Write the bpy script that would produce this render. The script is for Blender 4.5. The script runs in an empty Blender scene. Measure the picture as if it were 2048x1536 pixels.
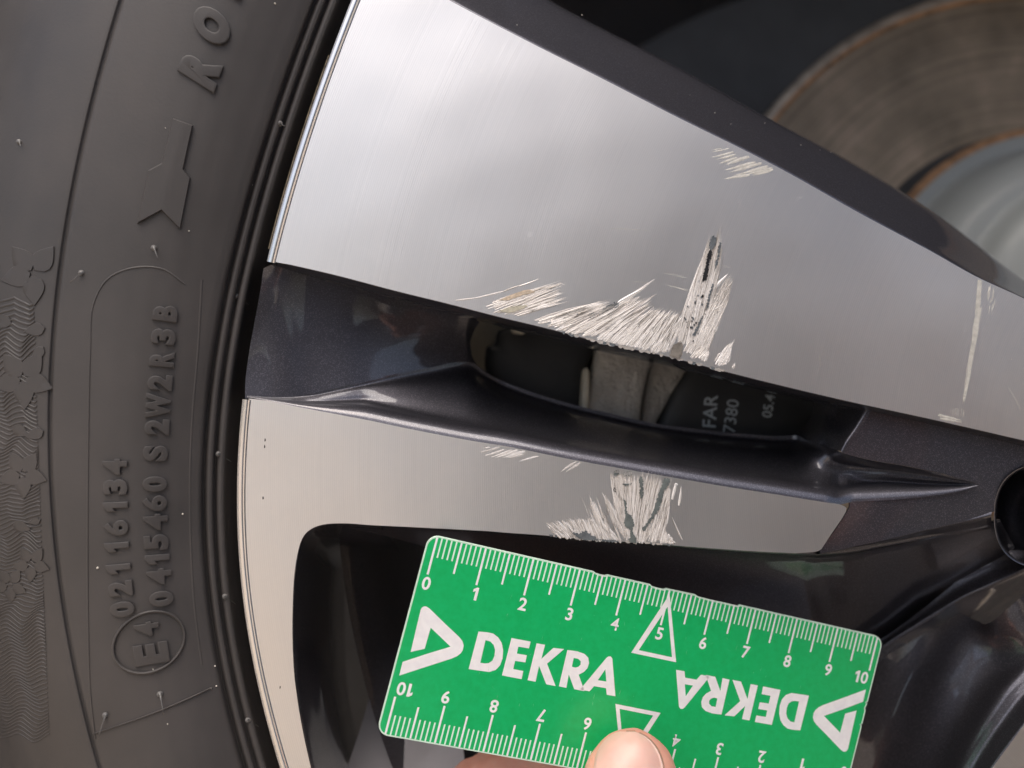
import bpy, bmesh, math, random
import numpy as np
from mathutils import Vector, Matrix
from mathutils.geometry import tessellate_polygon
random.seed(7); np.random.seed(7)

# ---------------------------------------------------------------- camera, sky, sun
S = bpy.context.scene
COL = S.collection
FP = 1546.0            # focal length measured in photo pixels (2048 wide)
DF = 156.0             # mm from lens to the machined wheel face
cam_d = bpy.data.cameras.new("camera"); cam = bpy.data.objects.new("camera", cam_d); COL.objects.link(cam)
cam.location = (0, -DF/1000, 0); cam.rotation_euler = (math.radians(90), 0, 0)
cam_d.sensor_width = 36; cam_d.lens = 36*FP/2048; cam_d.clip_start = 0.005; cam_d.clip_end = 400
cam_d.dof.use_dof = True; cam_d.dof.focus_distance = 0.157; cam_d.dof.aperture_fstop = 7.5
S.camera = cam

W = bpy.data.worlds.new("World"); S.world = W; W.use_nodes = True
nt = W.node_tree; bg = nt.nodes["Background"]
sky = nt.nodes.new("ShaderNodeTexSky"); sky.sky_type = 'NISHITA'; sky.sun_disc = False
SUN_EL, SUN_AZ = 66, 205      # azimuth clockwise from +Y: behind the camera, a little to its left
sky.sun_elevation = math.radians(SUN_EL); sky.sun_rotation = math.radians(SUN_AZ)
sky.air_density = 1.0; sky.dust_density = 5.0; sky.ozone_density = 0.6
nt.links.new(sky.outputs[0], bg.inputs[0]); bg.inputs[1].default_value = 0.12
sun_d = bpy.data.lights.new("sun", 'SUN'); sun = bpy.data.objects.new("sun", sun_d); COL.objects.link(sun)
sun_d.energy = 1.15; sun_d.angle = math.radians(50); sun_d.color = (1, 0.95, 0.88)
_a, _e = math.radians(SUN_AZ), math.radians(SUN_EL)
sd = Vector((math.sin(_a)*math.cos(_e), math.cos(_a)*math.cos(_e), math.sin(_e)))
sun.rotation_euler = sd.to_track_quat('Z', 'Y').to_euler()
S.view_settings.view_transform = 'Standard'; S.view_settings.look = 'None'
S.view_settings.exposure = 0.8; S.view_settings.gamma = 1

# ---------------------------------------------------------------- helpers
def P(px, py, y=0.0):
    """the point y mm behind the wheel face that the photo shows at (px, py)"""
    k = (DF+y)/FP
    return Vector(((px-1024)*k, y, -(py-768)*k))/1000
def tag(o, label=None, cat=None, group=None, kind=None):
    if label: o['label'] = label
    if cat: o['category'] = cat
    if group: o['group'] = group
    if kind: o['kind'] = kind
    return o
def empty(name, loc=(0,0,0)):
    o = bpy.data.objects.new(name, None); COL.objects.link(o); o.location = loc; o.empty_display_size = .02
    return o
def link(name, me, mat=None, parent=None, smooth=True, angle=None):
    o = bpy.data.objects.new(name, me); COL.objects.link(o)
    if mat: me.materials.append(mat)
    if smooth:
        me.polygons.foreach_set('use_smooth', [True]*len(me.polygons))
        if angle: me.set_sharp_from_angle(angle=math.radians(angle))
    if parent:
        o.parent = parent; bpy.context.view_layer.update()
        o.matrix_parent_inverse = parent.matrix_world.inverted()
    me.update()
    return o
def mesh(name, vs, fs, mat=None, parent=None, smooth=True, angle=None):
    me = bpy.data.meshes.new(name); me.from_pydata([tuple(v) for v in vs], [], fs)
    return link(name, me, mat, parent, smooth, angle)
def cr(pts, n):
    """Catmull-Rom through pts, n samples even in chord length"""
    p = np.array(pts, float)
    if len(p) == 2: 
        t = np.linspace(0, 1, n)[:, None]; return p[0]*(1-t)+p[1]*t
    d = np.r_[0, np.cumsum(np.maximum(np.linalg.norm(np.diff(p, axis=0), axis=1), 1e-6)**0.5)]
    q = np.linspace(0, d[-1], n*6 if n > 8 else n*12); out = []
    ext = np.vstack([2*p[0]-p[1], p, 2*p[-1]-p[-2]]); de = np.r_[-(d[1]), d, 2*d[-1]-d[-2]]
    for t in q:
        i = min(max(np.searchsorted(d, t, 'right')-1, 0), len(p)-2); j = i+1
        t0, t1, t2, t3 = de[j-1], de[j], de[j+1], de[j+2]
        P0, P1, P2, P3 = ext[j-1], ext[j], ext[j+1], ext[j+2]
        A1 = P0*(t1-t)/(t1-t0)+P1*(t-t0)/(t1-t0); A2 = P1*(t2-t)/(t2-t1)+P2*(t-t1)/(t2-t1); A3 = P2*(t3-t)/(t3-t2)+P3*(t-t2)/(t3-t2)
        B1 = A1*(t2-t)/(t2-t0)+A2*(t-t0)/(t2-t0); B2 = A2*(t3-t)/(t3-t1)+A3*(t-t1)/(t3-t1)
        out.append(B1*(t2-t)/(t2-t1)+B2*(t-t1)/(t2-t1))
    out = np.array(out); L = np.r_[0, np.cumsum(np.linalg.norm(np.diff(out, axis=0), axis=1))]
    s = np.linspace(0, L[-1], n)
    return np.stack([np.interp(s, L, out[:, k]) for k in range(out.shape[1])], 1)
def grid_faces(nu, nv, close=False):
    f = []
    for i in range(nu-1):
        for j in range(nv if close else nv-1):
            k = (j+1) % nv
            f.append((i*nv+j, i*nv+k, (i+1)*nv+k, (i+1)*nv+j))
    return f
def lin3(p, n):
    p = np.array(p, float); d = np.r_[0, np.cumsum(np.linalg.norm(np.diff(p, axis=0), axis=1))]
    s = np.linspace(0, d[-1], n); return np.stack([np.interp(s, d, p[:, k]) for k in range(p.shape[1])], 1)
def loft(name, rows, n, mat, parent, sub=0, flip=False, angle=None, close=False, th=0):
    """rows: lists of (px,py,depth mm); each row resampled to n; sub = spline steps between rows"""
    R = [cr(r, n) if len(r) < n else np.array(r, float) for r in rows]
    A = np.array(R)
    if sub:
        m = (len(rows)-1)*sub+1; B = np.zeros((m, n, 3))
        t = np.linspace(0, len(rows)-1, m)
        for j in range(n):
            p = A[:, j]; ext = np.vstack([2*p[0]-p[1], p, 2*p[-1]-p[-2]])
            for k, tt in enumerate(t):
                i = min(int(tt), len(p)-2); u = tt-i; a, b, c, d = ext[i:i+4]
                B[k, j] = .5*((2*b)+(-a+c)*u+(2*a-5*b+4*c-d)*u*u+(-a+3*b-3*c+d)*u**3)
        A = B
    vs = [P(*q) for row in A for q in row]
    fs = grid_faces(A.shape[0], n, close)
    # make the normals face the lens
    me = bpy.data.meshes.new(name); me.from_pydata([tuple(v) for v in vs], [], fs); me.update()
    c = Vector(cam.location); s = sum(((c-p.center).dot(p.normal)*p.area for p in me.polygons))
    if s < 0: me.flip_normals()
    return link(name, me, mat, parent, True, angle)
def plate(name, outline, y, mat, parent, holes=(), th=2.0, slope=None, edge=0.25):
    """flat plate cut to an outline given in photo pixels, with rounded rim and real thickness"""
    loops = [outline]+list(holes)
    yy = (lambda p: y if slope is None else y+slope[0]*(p[0]-slope[2])+slope[1]*(p[1]-slope[3]))
    V = []; F = []
    flat = [[P(p[0], p[1], yy(p)) for p in l] for l in loops]
    tris = tessellate_polygon(flat); fl = [v for l in flat for v in l]
    V += fl
    for t in tris:
        a, b, c = [fl[i] for i in t]
        if (b-a).cross(c-a).y > 0: t = (t[0], t[2], t[1])
        F.append(tuple(t))
    base = 0
    for l in flat:
        n = len(l); o = len(V)
        V += [v+Vector((0, th/1000, 0)) for v in l]
        for i in range(n):
            j = (i+1) % n; F.append((base+i, base+j, o+j, o+i))
        base += n
    me = bpy.data.meshes.new(name); me.from_pydata([tuple(v) for v in V], [], F)
    bm = bmesh.new(); bm.from_mesh(me); 
    bmesh.ops.recalc_face_normals(bm, faces=bm.faces); bm.to_mesh(me); bm.free(); me.update()
    ff = [p for p in me.polygons if abs(p.normal.y) > .9]
    if ff and sum(p.normal.y*p.area for p in ff) > 0: me.flip_normals()
    return link(name, me, mat, parent, False)

# ---------------------------------------------------------------- materials
def mat(name):
    m = bpy.data.materials.new(name); m.use_nodes = True
    return m, m.node_tree, m.node_tree.nodes["Principled BSDF"]
def node(t, kind, **kw):
    n = t.nodes.new(kind)
    for k, v in kw.items(): setattr(n, k, v)
    return n
def setin(n, **kw):
    for k, v in kw.items(): n.inputs[k.replace('_', ' ')].default_value = v
def mth(t, op, a, b=None, c=None):
    n = node(t, 'ShaderNodeMath', operation=op)
    for i, x in enumerate((a, b, c)):
        if x is None: continue
        if isinstance(x, (int, float)): n.inputs[i].default_value = x
        else: t.links.new(x, n.inputs[i])
    return n.outputs[0]
def noise(t, vec, scale, detail=2, rough=.5):
    n = node(t, 'ShaderNodeTexNoise'); setin(n, Scale=scale, Detail=detail, Roughness=rough)
    if vec is not None: t.links.new(vec, n.inputs['Vector'])
    return n.outputs['Fac']
def ramp(t, fac, stops):
    n = node(t, 'ShaderNodeValToRGB'); t.links.new(fac, n.inputs[0]); e = n.color_ramp.elements
    while len(e) < len(stops): e.new(.5)
    for q, (p, c) in zip(e, stops): q.position = p; q.color = (*c, 1) if len(c) == 3 else c
    return n.outputs[0]
def bump(t, h, strength, dist, into, normal=None):
    n = node(t, 'ShaderNodeBump'); setin(n, Strength=strength, Distance=dist)
    t.links.new(h, n.inputs['Height'])
    if normal is not None: t.links.new(normal, n.inputs['Normal'])
    if into is not None: t.links.new(n.outputs[0], into)
    return n.outputs[0]
def wpos(t):
    return node(t, 'ShaderNodeNewGeometry').outputs['Position']
CX, CY = 2600.0, 935.0
CENTRE = P(CX, CY, 0)

def make_machined():
    m, t, b = mat('machined_alloy')
    pos = wpos(t)
    sub = node(t, 'ShaderNodeVectorMath', operation='SUBTRACT'); t.links.new(pos, sub.inputs[0]); sub.inputs[1].default_value = CENTRE
    mul = node(t, 'ShaderNodeVectorMath', operation='MULTIPLY'); t.links.new(sub.outputs[0], mul.inputs[0]); mul.inputs[1].default_value = (1, 0, 1)
    ln = node(t, 'ShaderNodeVectorMath', operation='LENGTH'); t.links.new(mul.outputs[0], ln.inputs[0]); r = ln.outputs['Value']
    rmm = mth(t, 'MULTIPLY', r, 1000.0)
    fine = mth(t, 'SINE', mth(t, 'MULTIPLY', rmm, 2*math.pi/0.42))
    cmb = node(t, 'ShaderNodeCombineXYZ'); t.links.new(rmm, cmb.inputs[0])
    n1 = noise(t, cmb.outputs[0], 1.1, 5, .75)      # one-dimensional: depends on radius only
    n2 = noise(t, cmb.outputs[0], .25, 2, .5)
    wide = mth(t, 'MULTIPLY', mth(t, 'POWER', n1, 3.0), 1.0)
    patch = noise(t, pos, 22, 2, .5)
    lay = mth(t, 'MULTIPLY', fine, ramp(t, patch, [(.35, (.35,)*3), (.7, (1,)*3)]))
    h = mth(t, 'ADD', mth(t, 'MULTIPLY', lay, .7), mth(t, 'MULTIPLY', wide, 4.5))
    cloud = noise(t, pos, 19, 2, .5)
    n0 = bump(t, cloud, 1.0, .0011, None)
    nb = bump(t, h, .7, .000010, b.inputs['Normal'], n0)
    spots = noise(t, pos, 420, 3, .6)
    rg = mth(t, 'ADD', mth(t, 'MULTIPLY', cloud, .16), mth(t, 'MULTIPLY', ramp(t, spots, [(.66, (0,)*3), (.78, (1,)*3)]), .12))
    t.links.new(mth(t, 'ADD', rg, .33), b.inputs['Roughness'])
    tone = mth(t, 'ADD', mth(t, 'MULTIPLY', lay, .030), mth(t, 'ADD', mth(t, 'MULTIPLY', n1, .13), mth(t, 'MULTIPLY', patch, .05)))
    c = ramp(t, tone, [(0, (.62, .61, .60)), (.17, (.735, .72, .705))])
    t.links.new(c, b.inputs['Base Color'])
    setin(b, Metallic=1.0, Roughness=.43, Anisotropic=.0)
    setin(b, **{'Coat Weight': .25, 'Coat Roughness': .12})
    return m
def make_paint():
    m, t, b = mat('anthracite_paint')
    pos = wpos(t)
    vo = node(t, 'ShaderNodeTexVoronoi'); setin(vo, Scale=8200); t.links.new(pos, vo.inputs['Vector'])
    c = node(t, 'ShaderNodeMixRGB'); c.blend_type = 'MIX'
    fl = mth(t, 'GREATER_THAN', node_sep(t, vo.outputs['Color']), .86)
    t.links.new(fl, c.inputs[0]); c.inputs[1].default_value = (.070, .068, .080, 1); c.inputs[2].default_value = (.135, .13, .15, 1)
    t.links.new(c.outputs[0], b.inputs['Base Color'])
    nm = noise(t, pos, 3800, 2, .6)
    bump(t, nm, .22, .00003, b.inputs['Normal'])
    setin(b, Metallic=.9, Roughness=.46)
    setin(b, **{'Coat Weight': 1.0, 'Coat Roughness': .03, 'Coat IOR': 1.5})
    og = noise(t, pos, 160, 2, .5)
    bump(t, og, .03, .0004, b.inputs['Coat Normal'])
    return m
def node_sep(t, colout):
    s = node(t, 'ShaderNodeSeparateColor'); t.links.new(colout, s.inputs[0]); return s.outputs[0]
def make_rubber():
    m, t, b = mat('tyre_rubber')
    pos = wpos(t)
    n1 = noise(t, pos, 45, 4, .6); n2 = noise(t, pos, 1500, 3, .7); n3 = noise(t, pos, 14, 2)
    mx = mth(t, 'ADD', mth(t, 'MULTIPLY', n1, .6), mth(t, 'MULTIPLY', n3, .4))
    t.links.new(ramp(t, mx, [(.3, (.035, .0315, .030)), (.5, (.047, .042, .040)), (.72, (.064, .056, .053))]), b.inputs['Base Color'])
    t.links.new(ramp(t, n1, [(.3, (.48,)*3), (.7, (.6,)*3)]), b.inputs['Roughness'])
    h = mth(t, 'ADD', mth(t, 'MULTIPLY', n2, 1.0), mth(t, 'MULTIPLY', n1, 1.5))
    bump(t, h, .30, .00008, b.inputs['Normal'])
    setin(b, **{'Specular IOR Level': .5})
    return m
def simple(name, col, rough=.5, metal=0, coat=0, bumpscale=None, bs=.2, bd=.0002, var=.12, vscale=60, sss=0):
    m, t, b = mat(name); pos = wpos(t)
    n = noise(t, pos, vscale, 4, .6); c = np.array(col)
    t.links.new(ramp(t, n, [(.3, tuple(c*(1-var))), (.7, tuple(c*(1+var)))]), b.inputs['Base Color'])
    setin(b, Roughness=rough, Metallic=metal); setin(b, **{'Coat Weight': coat, 'Coat Roughness': .05})
    if bumpscale: bump(t, noise(t, pos, bumpscale, 4, .65), bs, bd, b.inputs['Normal'])
    if sss: setin(b, **{'Subsurface Weight': sss, 'Subsurface Scale': .003}); b.inputs['Subsurface Radius'].default_value = (1, .35, .2)
    return m
M_FACE = make_machined(); M_PAINT = make_paint(); M_RUB = make_rubber()
M_DARK = simple('black_plastic', (.022, .023, .025), .55, var=.3)
M_LIP = simple('polished_lip', (.74, .73, .72), .22, 1, .3, var=.05)
M_DIRT = simple('dried_brake_dirt', (.17, .135, .09), .9, var=.5, vscale=900, bumpscale=2500, bs=.8, bd=.0002)
M_CAST = simple('cast_iron_grey', (.56, .53, .48), .45, 0, 0, 620, 1.0, .0022, .25, 120)
M_TAN = simple('cast_bracket_tan', (.50, .46, .37), .6, 0, 0, 600, .5, .0005, .2, 90)
M_LABEL = simple('faded_white_print', (.40, .45, .48), .7)
M_GREY = simple('pale_grey_coating', (.25, .262, .25), .6, .0, .1, 900, .05, .0001, .05, 30)
M_RUST = simple('orange_rust', (.27, .15, .075), .85, 0, 0, 1500, .6, .0004, .5, 260)

# ---------------------------------------------------------------- the surroundings that the wheel mirrors
def ground():
    m, t, b = mat('concrete_paving'); pos = wpos(t)
    n = noise(t, pos, 3, 5, .6); n2 = noise(t, pos, 160, 3, .7)
    t.links.new(ramp(t, mth(t, 'ADD', mth(t, 'MULTIPLY', n, .6), mth(t, 'MULTIPLY', n2, .4)), [(.3, (.49, .405, .315)), (.7, (.63, .53, .425))]), b.inputs['Base Color'])
    setin(b, Roughness=.9); bump(t, n2, .4, .003, b.inputs['Normal'])
    z = -.335; L = 180
    o = mesh('ground', [(-L, -L, z), (L, -L, z), (L, L, z), (-L, L, z)], [(0, 1, 2, 3)], m, None, False)
    tag(o, kind='structure')
ground()

# ---------------------------------------------------------------- the alloy wheel: traced edges (photo pixels)
LIP = [(742,-90),(718,-40),(700,0),(665,100),(632,200),(594,300),(566,400),(539,500),(529,540),(513,610),(499,684),(487,790),(480,900),(476,1000),(475,1060),(478,1175),(488,1240),(509,1319),(532,1430),(559,1536),(590,1630)]
F1_BOT = [(671,550),(793,582),(891,606),(1000,634),(1100,658),(1192,682),(1340,714),(1431,738),(1550,768),(1690,801),(1861,838),(2048,881),(2200,917)]
F1_TOP = [(2200,672),(2048,597),(1950,552),(1861,502),(1724,429),(1553,333),(1348,231),(1200,155),(1074,92),(898,0),(740,-90)]
F2_TOP = [(494,794),(540,802),(598,814),(671,828),(744,842),(805,855),(866,867),(935,880),(1021,894),(1123,915),(1226,934),(1363,958),(1450,973),(1553,989),(1640,1003),(1680,1009)]
_p = np.array(LIP, float)-np.array((2600.0, 935.0)); _a = np.arctan2(_p[:, 1], -_p[:, 0]); _c = np.polyfit(_a, np.hypot(_p[:, 0], _p[:, 1]), 5)
_t = np.linspace(_a.min(), _a.max(), 140); _r = np.polyval(_c, _t)
lip = np.stack([2600-_r*np.cos(_t), 935+_r*np.sin(_t)], 1)
def offs(poly, d):
    """shift an open px polyline sideways by d (to its left for d>0)"""
    p = np.array(poly, float)[:, :2]; t = np.gradient(p, axis=0); t /= np.linalg.norm(t, axis=1)[:, None]
    return p+np.stack([t[:, 1], -t[:, 0]], 1)*d
face_left = offs(lip, 17)            # inner line of the lip
if face_left[0][0] < lip[0][0]: face_left = offs(lip, -17)
def seg(poly, y0, y1):
    return [tuple(q) for q in poly if y0 <= q[1] <= y1]

wheel = empty('alloy_wheel', tuple(CENTRE))
tag(wheel, 'car wheel with scraped machined alloy spokes, dark painted recesses and black tyre', 'wheel')

# upper broad spoke face
f1 = [tuple(q) for q in cr(F1_TOP, 60)]
left = seg(face_left, -90, 506)
f1 += left
f1 += [(541,515),(543,519),(548,522.5),(556,525)]
f1 += [tuple(q) for q in cr([(580,529)]+F1_BOT, 80)]
face1 = plate('spoke_face', f1, 0, M_FACE, wheel, th=.5)
tag(face1, 'upper broad machined spoke face with a tall gouge')
# rim flange with the lower narrow spoke face
FIL = [(973,1062),(820,1054),(740,1050),(700,1047),(681,1046.6),(658,1047.5),(638,1051),(622,1058),(611,1067),(603,1080),(598,1095),(593,1118),(588,1157),(585,1225),(585,1280),(587,1330),(589.5,1360),(601,1438),(622,1536),(650,1630)]
TIP = [(1688,1012),(1693,1016),(1692,1023),(1684,1037),(1660,1072),(1643,1098),(1637,1102),(1628,1104)]
F2_BOT = [(1590,1106.5),(1500,1102),(1400,1095),(1290,1086),(1178,1079),(1080,1070),(1020,1066)]
f2 = [tuple(q) for q in cr([(497.5,797)]+F2_TOP[1:], 70)]+TIP+[tuple(q) for q in cr(F2_BOT, 26)]+[tuple(q) for q in cr(FIL, 110)]
f2 += [tuple(q) for q in reversed(seg(face_left, 806, 1640))]
face2 = plate('spoke_face', f2, 0, M_FACE, wheel, th=.5)
tag(face2, 'lower narrow machined spoke face joined to the rim flange')
# next spoke, bottom right corner
f3 = [(2048,1450),(1985,1536),(1925,1620),(2240,1620),(2240,1190),(2150,1312)]
face3 = plate('spoke_face', f3, 0, M_FACE, wheel, th=.5)
tag(face3, 'corner of the next machined spoke face at the lower right')

# polished lip at the rim edge
def lip_rows(a, b):
    i0, i1 = [int(np.argmin(abs(lip[:, 1]-v))) for v in (a, b)]
    L = lip[i0:i1+1]; Fc = face_left[i0:i1+1]; n = len(L); rows = []
    for s, d in ((1.02, .0), (.86, -.10), (.68, -.34), (.5, -.42), (.3, -.40), (.12, -.22), (0, .35), (.0, 8)):
        q = L*(1-s)+Fc*s; rows.append(np.c_[q, np.full(n, d)])
    return rows, n
r_, n_ = lip_rows(-90, 520); tag(loft('rim_lip', r_, n_, M_LIP, wheel, 3), 'bright rounded rim lip beside the upper spoke face')
r_, n_ = lip_rows(800, 1640); tag(loft('rim_lip', r_, n_, M_LIP, wheel, 3), 'bright rounded rim lip beside the lower spoke face')
# line of dried dirt where the tyre bead meets the lip
i0, i1 = [int(np.argmin(abs(lip[:, 1]-v))) for v in (110, 512)]
L = cr(lip[i0:i1], 260); nn = np.linspace(0, 1, 260)
w_ = .8+2.2*np.abs(np.interp(np.arange(260), np.arange(0, 260, 4), np.random.rand(65)))*(.35+.65*np.sin(nn*math.pi))
q = offs(L, 1.0); sgn = 1 if q[50][0] > L[50][0] else -1
o_ = offs(L, sgn*1.0); tt = np.stack([offs(L, sgn*w)[i] for i, w in enumerate(w_)])
loft('dirt_line', [np.c_[offs(L, -sgn*3.5), np.full(260, -.20)], np.c_[offs(L, -sgn*1.0), np.full(260, -.28)], np.c_[tt-(o_-L)*1.5, np.full(260, .35)]], 260, M_DIRT, wheel)

# painted sides -------------------------------------------------
def side(name, line, offsets, n=120, sub=3, sgn=1, lab=None):
    L = cr(line, n); rows = [np.c_[offs(L, sgn*o), np.full(n, d)] for o, d in offsets]
    o = loft(name, rows, n, M_PAINT, wheel, sub)
    if lab: tag(o, lab)
    return o
# underside edge of the upper spoke (offset to the right of travel = downward)
side('spoke_side', [(556,524),(580,529)]+F1_BOT, [(-.6,.02),(1.2,.10),(3,.6),(7,2.0),(13,5),(18,9),(19,16),(15,30)], 150, 3, -1, 'dark painted lower edge of the upper spoke')
# upper side band of the upper spoke: a wide chamfer facing up
TOPL = cr(list(reversed(F1_TOP)), 120)
OUT = cr([(930,-130),(1088,-8),(1180,44),(1348,130),(1530,232),(1700,322),(1870,425),(1960,492),(2048,560),(2200,650)], 120)
rows = []
for s, d in ((-.004,.0),(.02,.06),(.06,.5),(.14,1.8),(.32,5),(.6,10),(.88,15.5),(.97,18),(1.0,21),(1.0,30)):
    rows.append(np.c_[TOPL*(1-s)+OUT*s, np.full(120, d)])
tag(loft('spoke_side', rows, 120, M_PAINT, wheel, 3), 'broad dark chamfer along the top of the upper spoke')

# pocket between the spokes: the shallow left floor
K = [(505,800),(560,800),(620,793),(700,772),(780,753),(860,738),(940,726),(966,741)]
A0 = [(500,520),(560,527),(620,546),(700,568),(780,590),(860,609),(930,626),(964,636)]
dA = [1.0,3.0,6.0,9,12.5,16.5,20.5,24]; dK = [.9,2.4,4.6,7.5,11.5,16,20.5,24]
Lft = [(527,536),(519,590),(508,650),(499,700),(491,760),(490,797)]
cols = []
for i in range(8):
    a = np.array(A0[i]); k = np.array(K[i]); c_ = []
    for j, s in enumerate((0,.12,.35,.6,.82,1)):
        q = a*(1-s)+k*s; d = dA[i]*(1-s)+dK[i]*s + (math.sin(s*math.pi)*.8 if 0 < i < 7 else 0)
        if i == 0: q = np.array(Lft[j]); d = 1.0+.9*math.sin(s*math.pi)
        if i == 7: q = np.array([(964,637),(955,650),(944,672),(939.5,702),(947,727),(966,740)][j])
        if i == 6: q = q+np.array((-2, 0))
        c_.append((q[0], q[1], d))
    cols.append(c_)
tag(loft('pocket_floor', cols, 60, M_PAINT, wheel, 10), 'curved left floor of the dark pocket')
# extra strip that closes the floor under the upper spoke edge
# the lower wall of the pocket with its rounded bright shoulder, running out into a pointed valley
LOW = cr(F2_TOP+[(1700,1004),(1760,1001),(1860,992),(1925,981),(1956,971)], 150)
UPP = cr([(505,792),(560,794),(620,789),(700,770),(780,751),(860,736),(940,724),(966,741),(993,757),(1055,782),(1140,808),(1226,829),(1300,846),(1431,863),(1500,869),(1550,873),(1595,872),(1640,884),(1682,905),(1740,921),(1800,931),(1850,941),(1900,952),(1940,962),(1958,969)], 600)
ux = UPP[:, 0]
n = 150; rows = [[] for _ in range(11)]
for i, (x, y) in enumerate(LOW):
    # the partner point above, a little to the left where the wall leans
    u = np.array((np.clip(x, ux[0], ux[-1]), 0)); u[1] = np.interp(u[0], ux, UPP[:, 1])
    dist = max(y-u[1], 2.0); dd = np.interp(x, [505,620,700,780,860,940,1000,1450,1592,1602,1622,1650,1672,1690,1800,1900,1956], [.9,4,7.5,11.5,16,20.5,24,24,23,20.5,16,10.5,6,3.2,2.4,2.3,2.2])
    low = np.interp(x, [1660,1700], [0, 2.0]); valley = np.interp(x, [1440,1500,1600,1690,1800,1900,1958], [0,10.5,10,8.6,6,3.5,2.2])
    f = min(1.0, dist/75)
    for k, (o, d) in enumerate(((-.5,.02),(2.0,.1),(7,.30),(14,.8),(21,1.7),(28,3.2),(37,6.5))):
        o_, d_ = o*f, low+d*f*(1 if x < 1690 else .8)
        rows[k].append((x, y-o_, d_))
    r6 = rows[6][-1]
    for k, s in enumerate((.33, .66)):
        dm = r6[2]*(1-s)+dd*s
        dm = max(dm, valley)
        rows[7+k].append((x, r6[1]*(1-s)+(u[1]+.0)*s, dm))
    rows[9].append((x, u[1]*.90+.10*y, max(dd*.96+.04*r6[2], valley*.72 if x > 1600 else 0))); rows[10].append((x, u[1]-.8, dd))
tag(loft('pocket_wall', rows, n, M_PAINT, wheel, 4), 'lower wall of the dark pocket with a bright rounded shoulder')
# right end of the opening rising to the hub plateau
gr = [[(1619,770,24),(1624,800,24),(1626,816,24),(1615,845,24),(1592,868,23)],
      [(1621,770,21),(1632,802,20),(1634,822,20),(1625,852,20),(1602,874,20)],
      [(1640,775,17),(1650,808,15),(1652,830,14),(1640,862,13),(1622,884,15)],
      [(1684,790,12),(1682,816,11),(1676,840,10),(1664,866,8.5),(1650,892,10)],
      [(1720,800,6),(1708,826,5.6),(1698,850,5.2),(1684,876,4.6),(1672,900,5)],
      [(1738,806,2.9),(1722,834,2.7),(1708,858,2.6),(1692,882,2.5),(1681,902,2.6)],
      [(1750,810,2.35),(1733,838,2.35),(1718,862,2.35),(1701,886,2.35),(1688,908,2.4)]]
tag(loft('pocket_end', gr, 40, M_PAINT, wheel, 6), 'dark end of the pocket rising to the hub')
# hub plateau, with the lug hole cut out of it
hc = (2078, 1032); lug = [(hc[0]+94*math.cos(a)*(1+.04*math.cos(3*a)), hc[1]+104*math.sin(a)) for a in np.linspace(0, 2*math.pi, 72, endpoint=False)]
hub_o = [(1748,812),(1861,846),(2048,889),(2240,940),(2240,1240),(2060,1100)]
a0 = [tuple(q) for q in lug]
plat = [(1733,800),(1861,830),(2048,873),(2240,920),(2240,940)]
# outline goes round the lug hole: it stays a notch that is closed off screen
plat = [(1735,805),(1861,830),(2048,873),(2260,922),(2260,1150),(2170,1136),(2078,1137)]
notch = [tuple(q) for q in lug if q[0] < 2078 and True]
notch = sorted([q for q in lug if q[0] <= 2078.5], key=lambda q: -q[1])
plat = [(1735,805),(1861,830),(2048,873),(2170,905),(2078,927)]+[q for q in reversed(notch) if 928 < q[1] < 1026]
plat += [(1960,1037),(1868,1056),(1760,1082),(1640,1108)]
plat += [(1640,1100),(1662,1072),(1690,1030),(1699,1014),(1699,1006)]
low_edge = [(q[0], q[1]) for q in LOW if 1702 < q[0] < 1957]
upp_edge = [(q[0], q[1]-1) for q in UPP[::6] if 1690 < q[0] < 1957]
plat += low_edge+[(1959,970)]+list(reversed(upp_edge))
plat += [(1688,906),(1701,884),(1718,860),(1733,836)]
tag(plate('hub_plateau', plat, 2.3, M_PAINT, wheel, th=.4, slope=(.0042, -.006, 1700, 950)), 'flat dark gloss hub face between the spokes')
lugc = []
for s, d in ((1.0,3.2),(.985,3.3),(.965,3.7),(.95,5),(.93,12),(.90,24),(.6,24.5),(.0,24.5)):
    lugc.append([(hc[0]+94*s*math.cos(a)*(1+.04*math.cos(3*a)), hc[1]+104*s*math.sin(a), d) for a in np.linspace(0, 2*math.pi, 73)])
tag(loft('lug_hole', lugc, 73, M_PAINT, wheel, 2), 'deep round lug bolt recess at the right edge')
# crease bead at the foot of the plateau
cre = cr([(1634,1109),(1700,1096),(1760,1083),(1868,1056),(1960,1037),(1983,1031)], 60)
rows = []
wd = np.interp(np.linspace(0, 1, 60), [0,.3,.85,1], [1,6,18,20])
for s, d in ((-.9,3.4),(-.15,2.5),(0,2.55),(.2,2.9),(.45,3.9),(.75,5.0),(1.0,5.8),(1.3,6.3)):
    rows.append([(x, y+s*max(w, 8 if s < 0 else 0), d+.001*(x-1700)) for (x, y), w in zip(cre, wd)])
loft('hub_crease', rows, 60, M_PAINT, wheel, 2)
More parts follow.
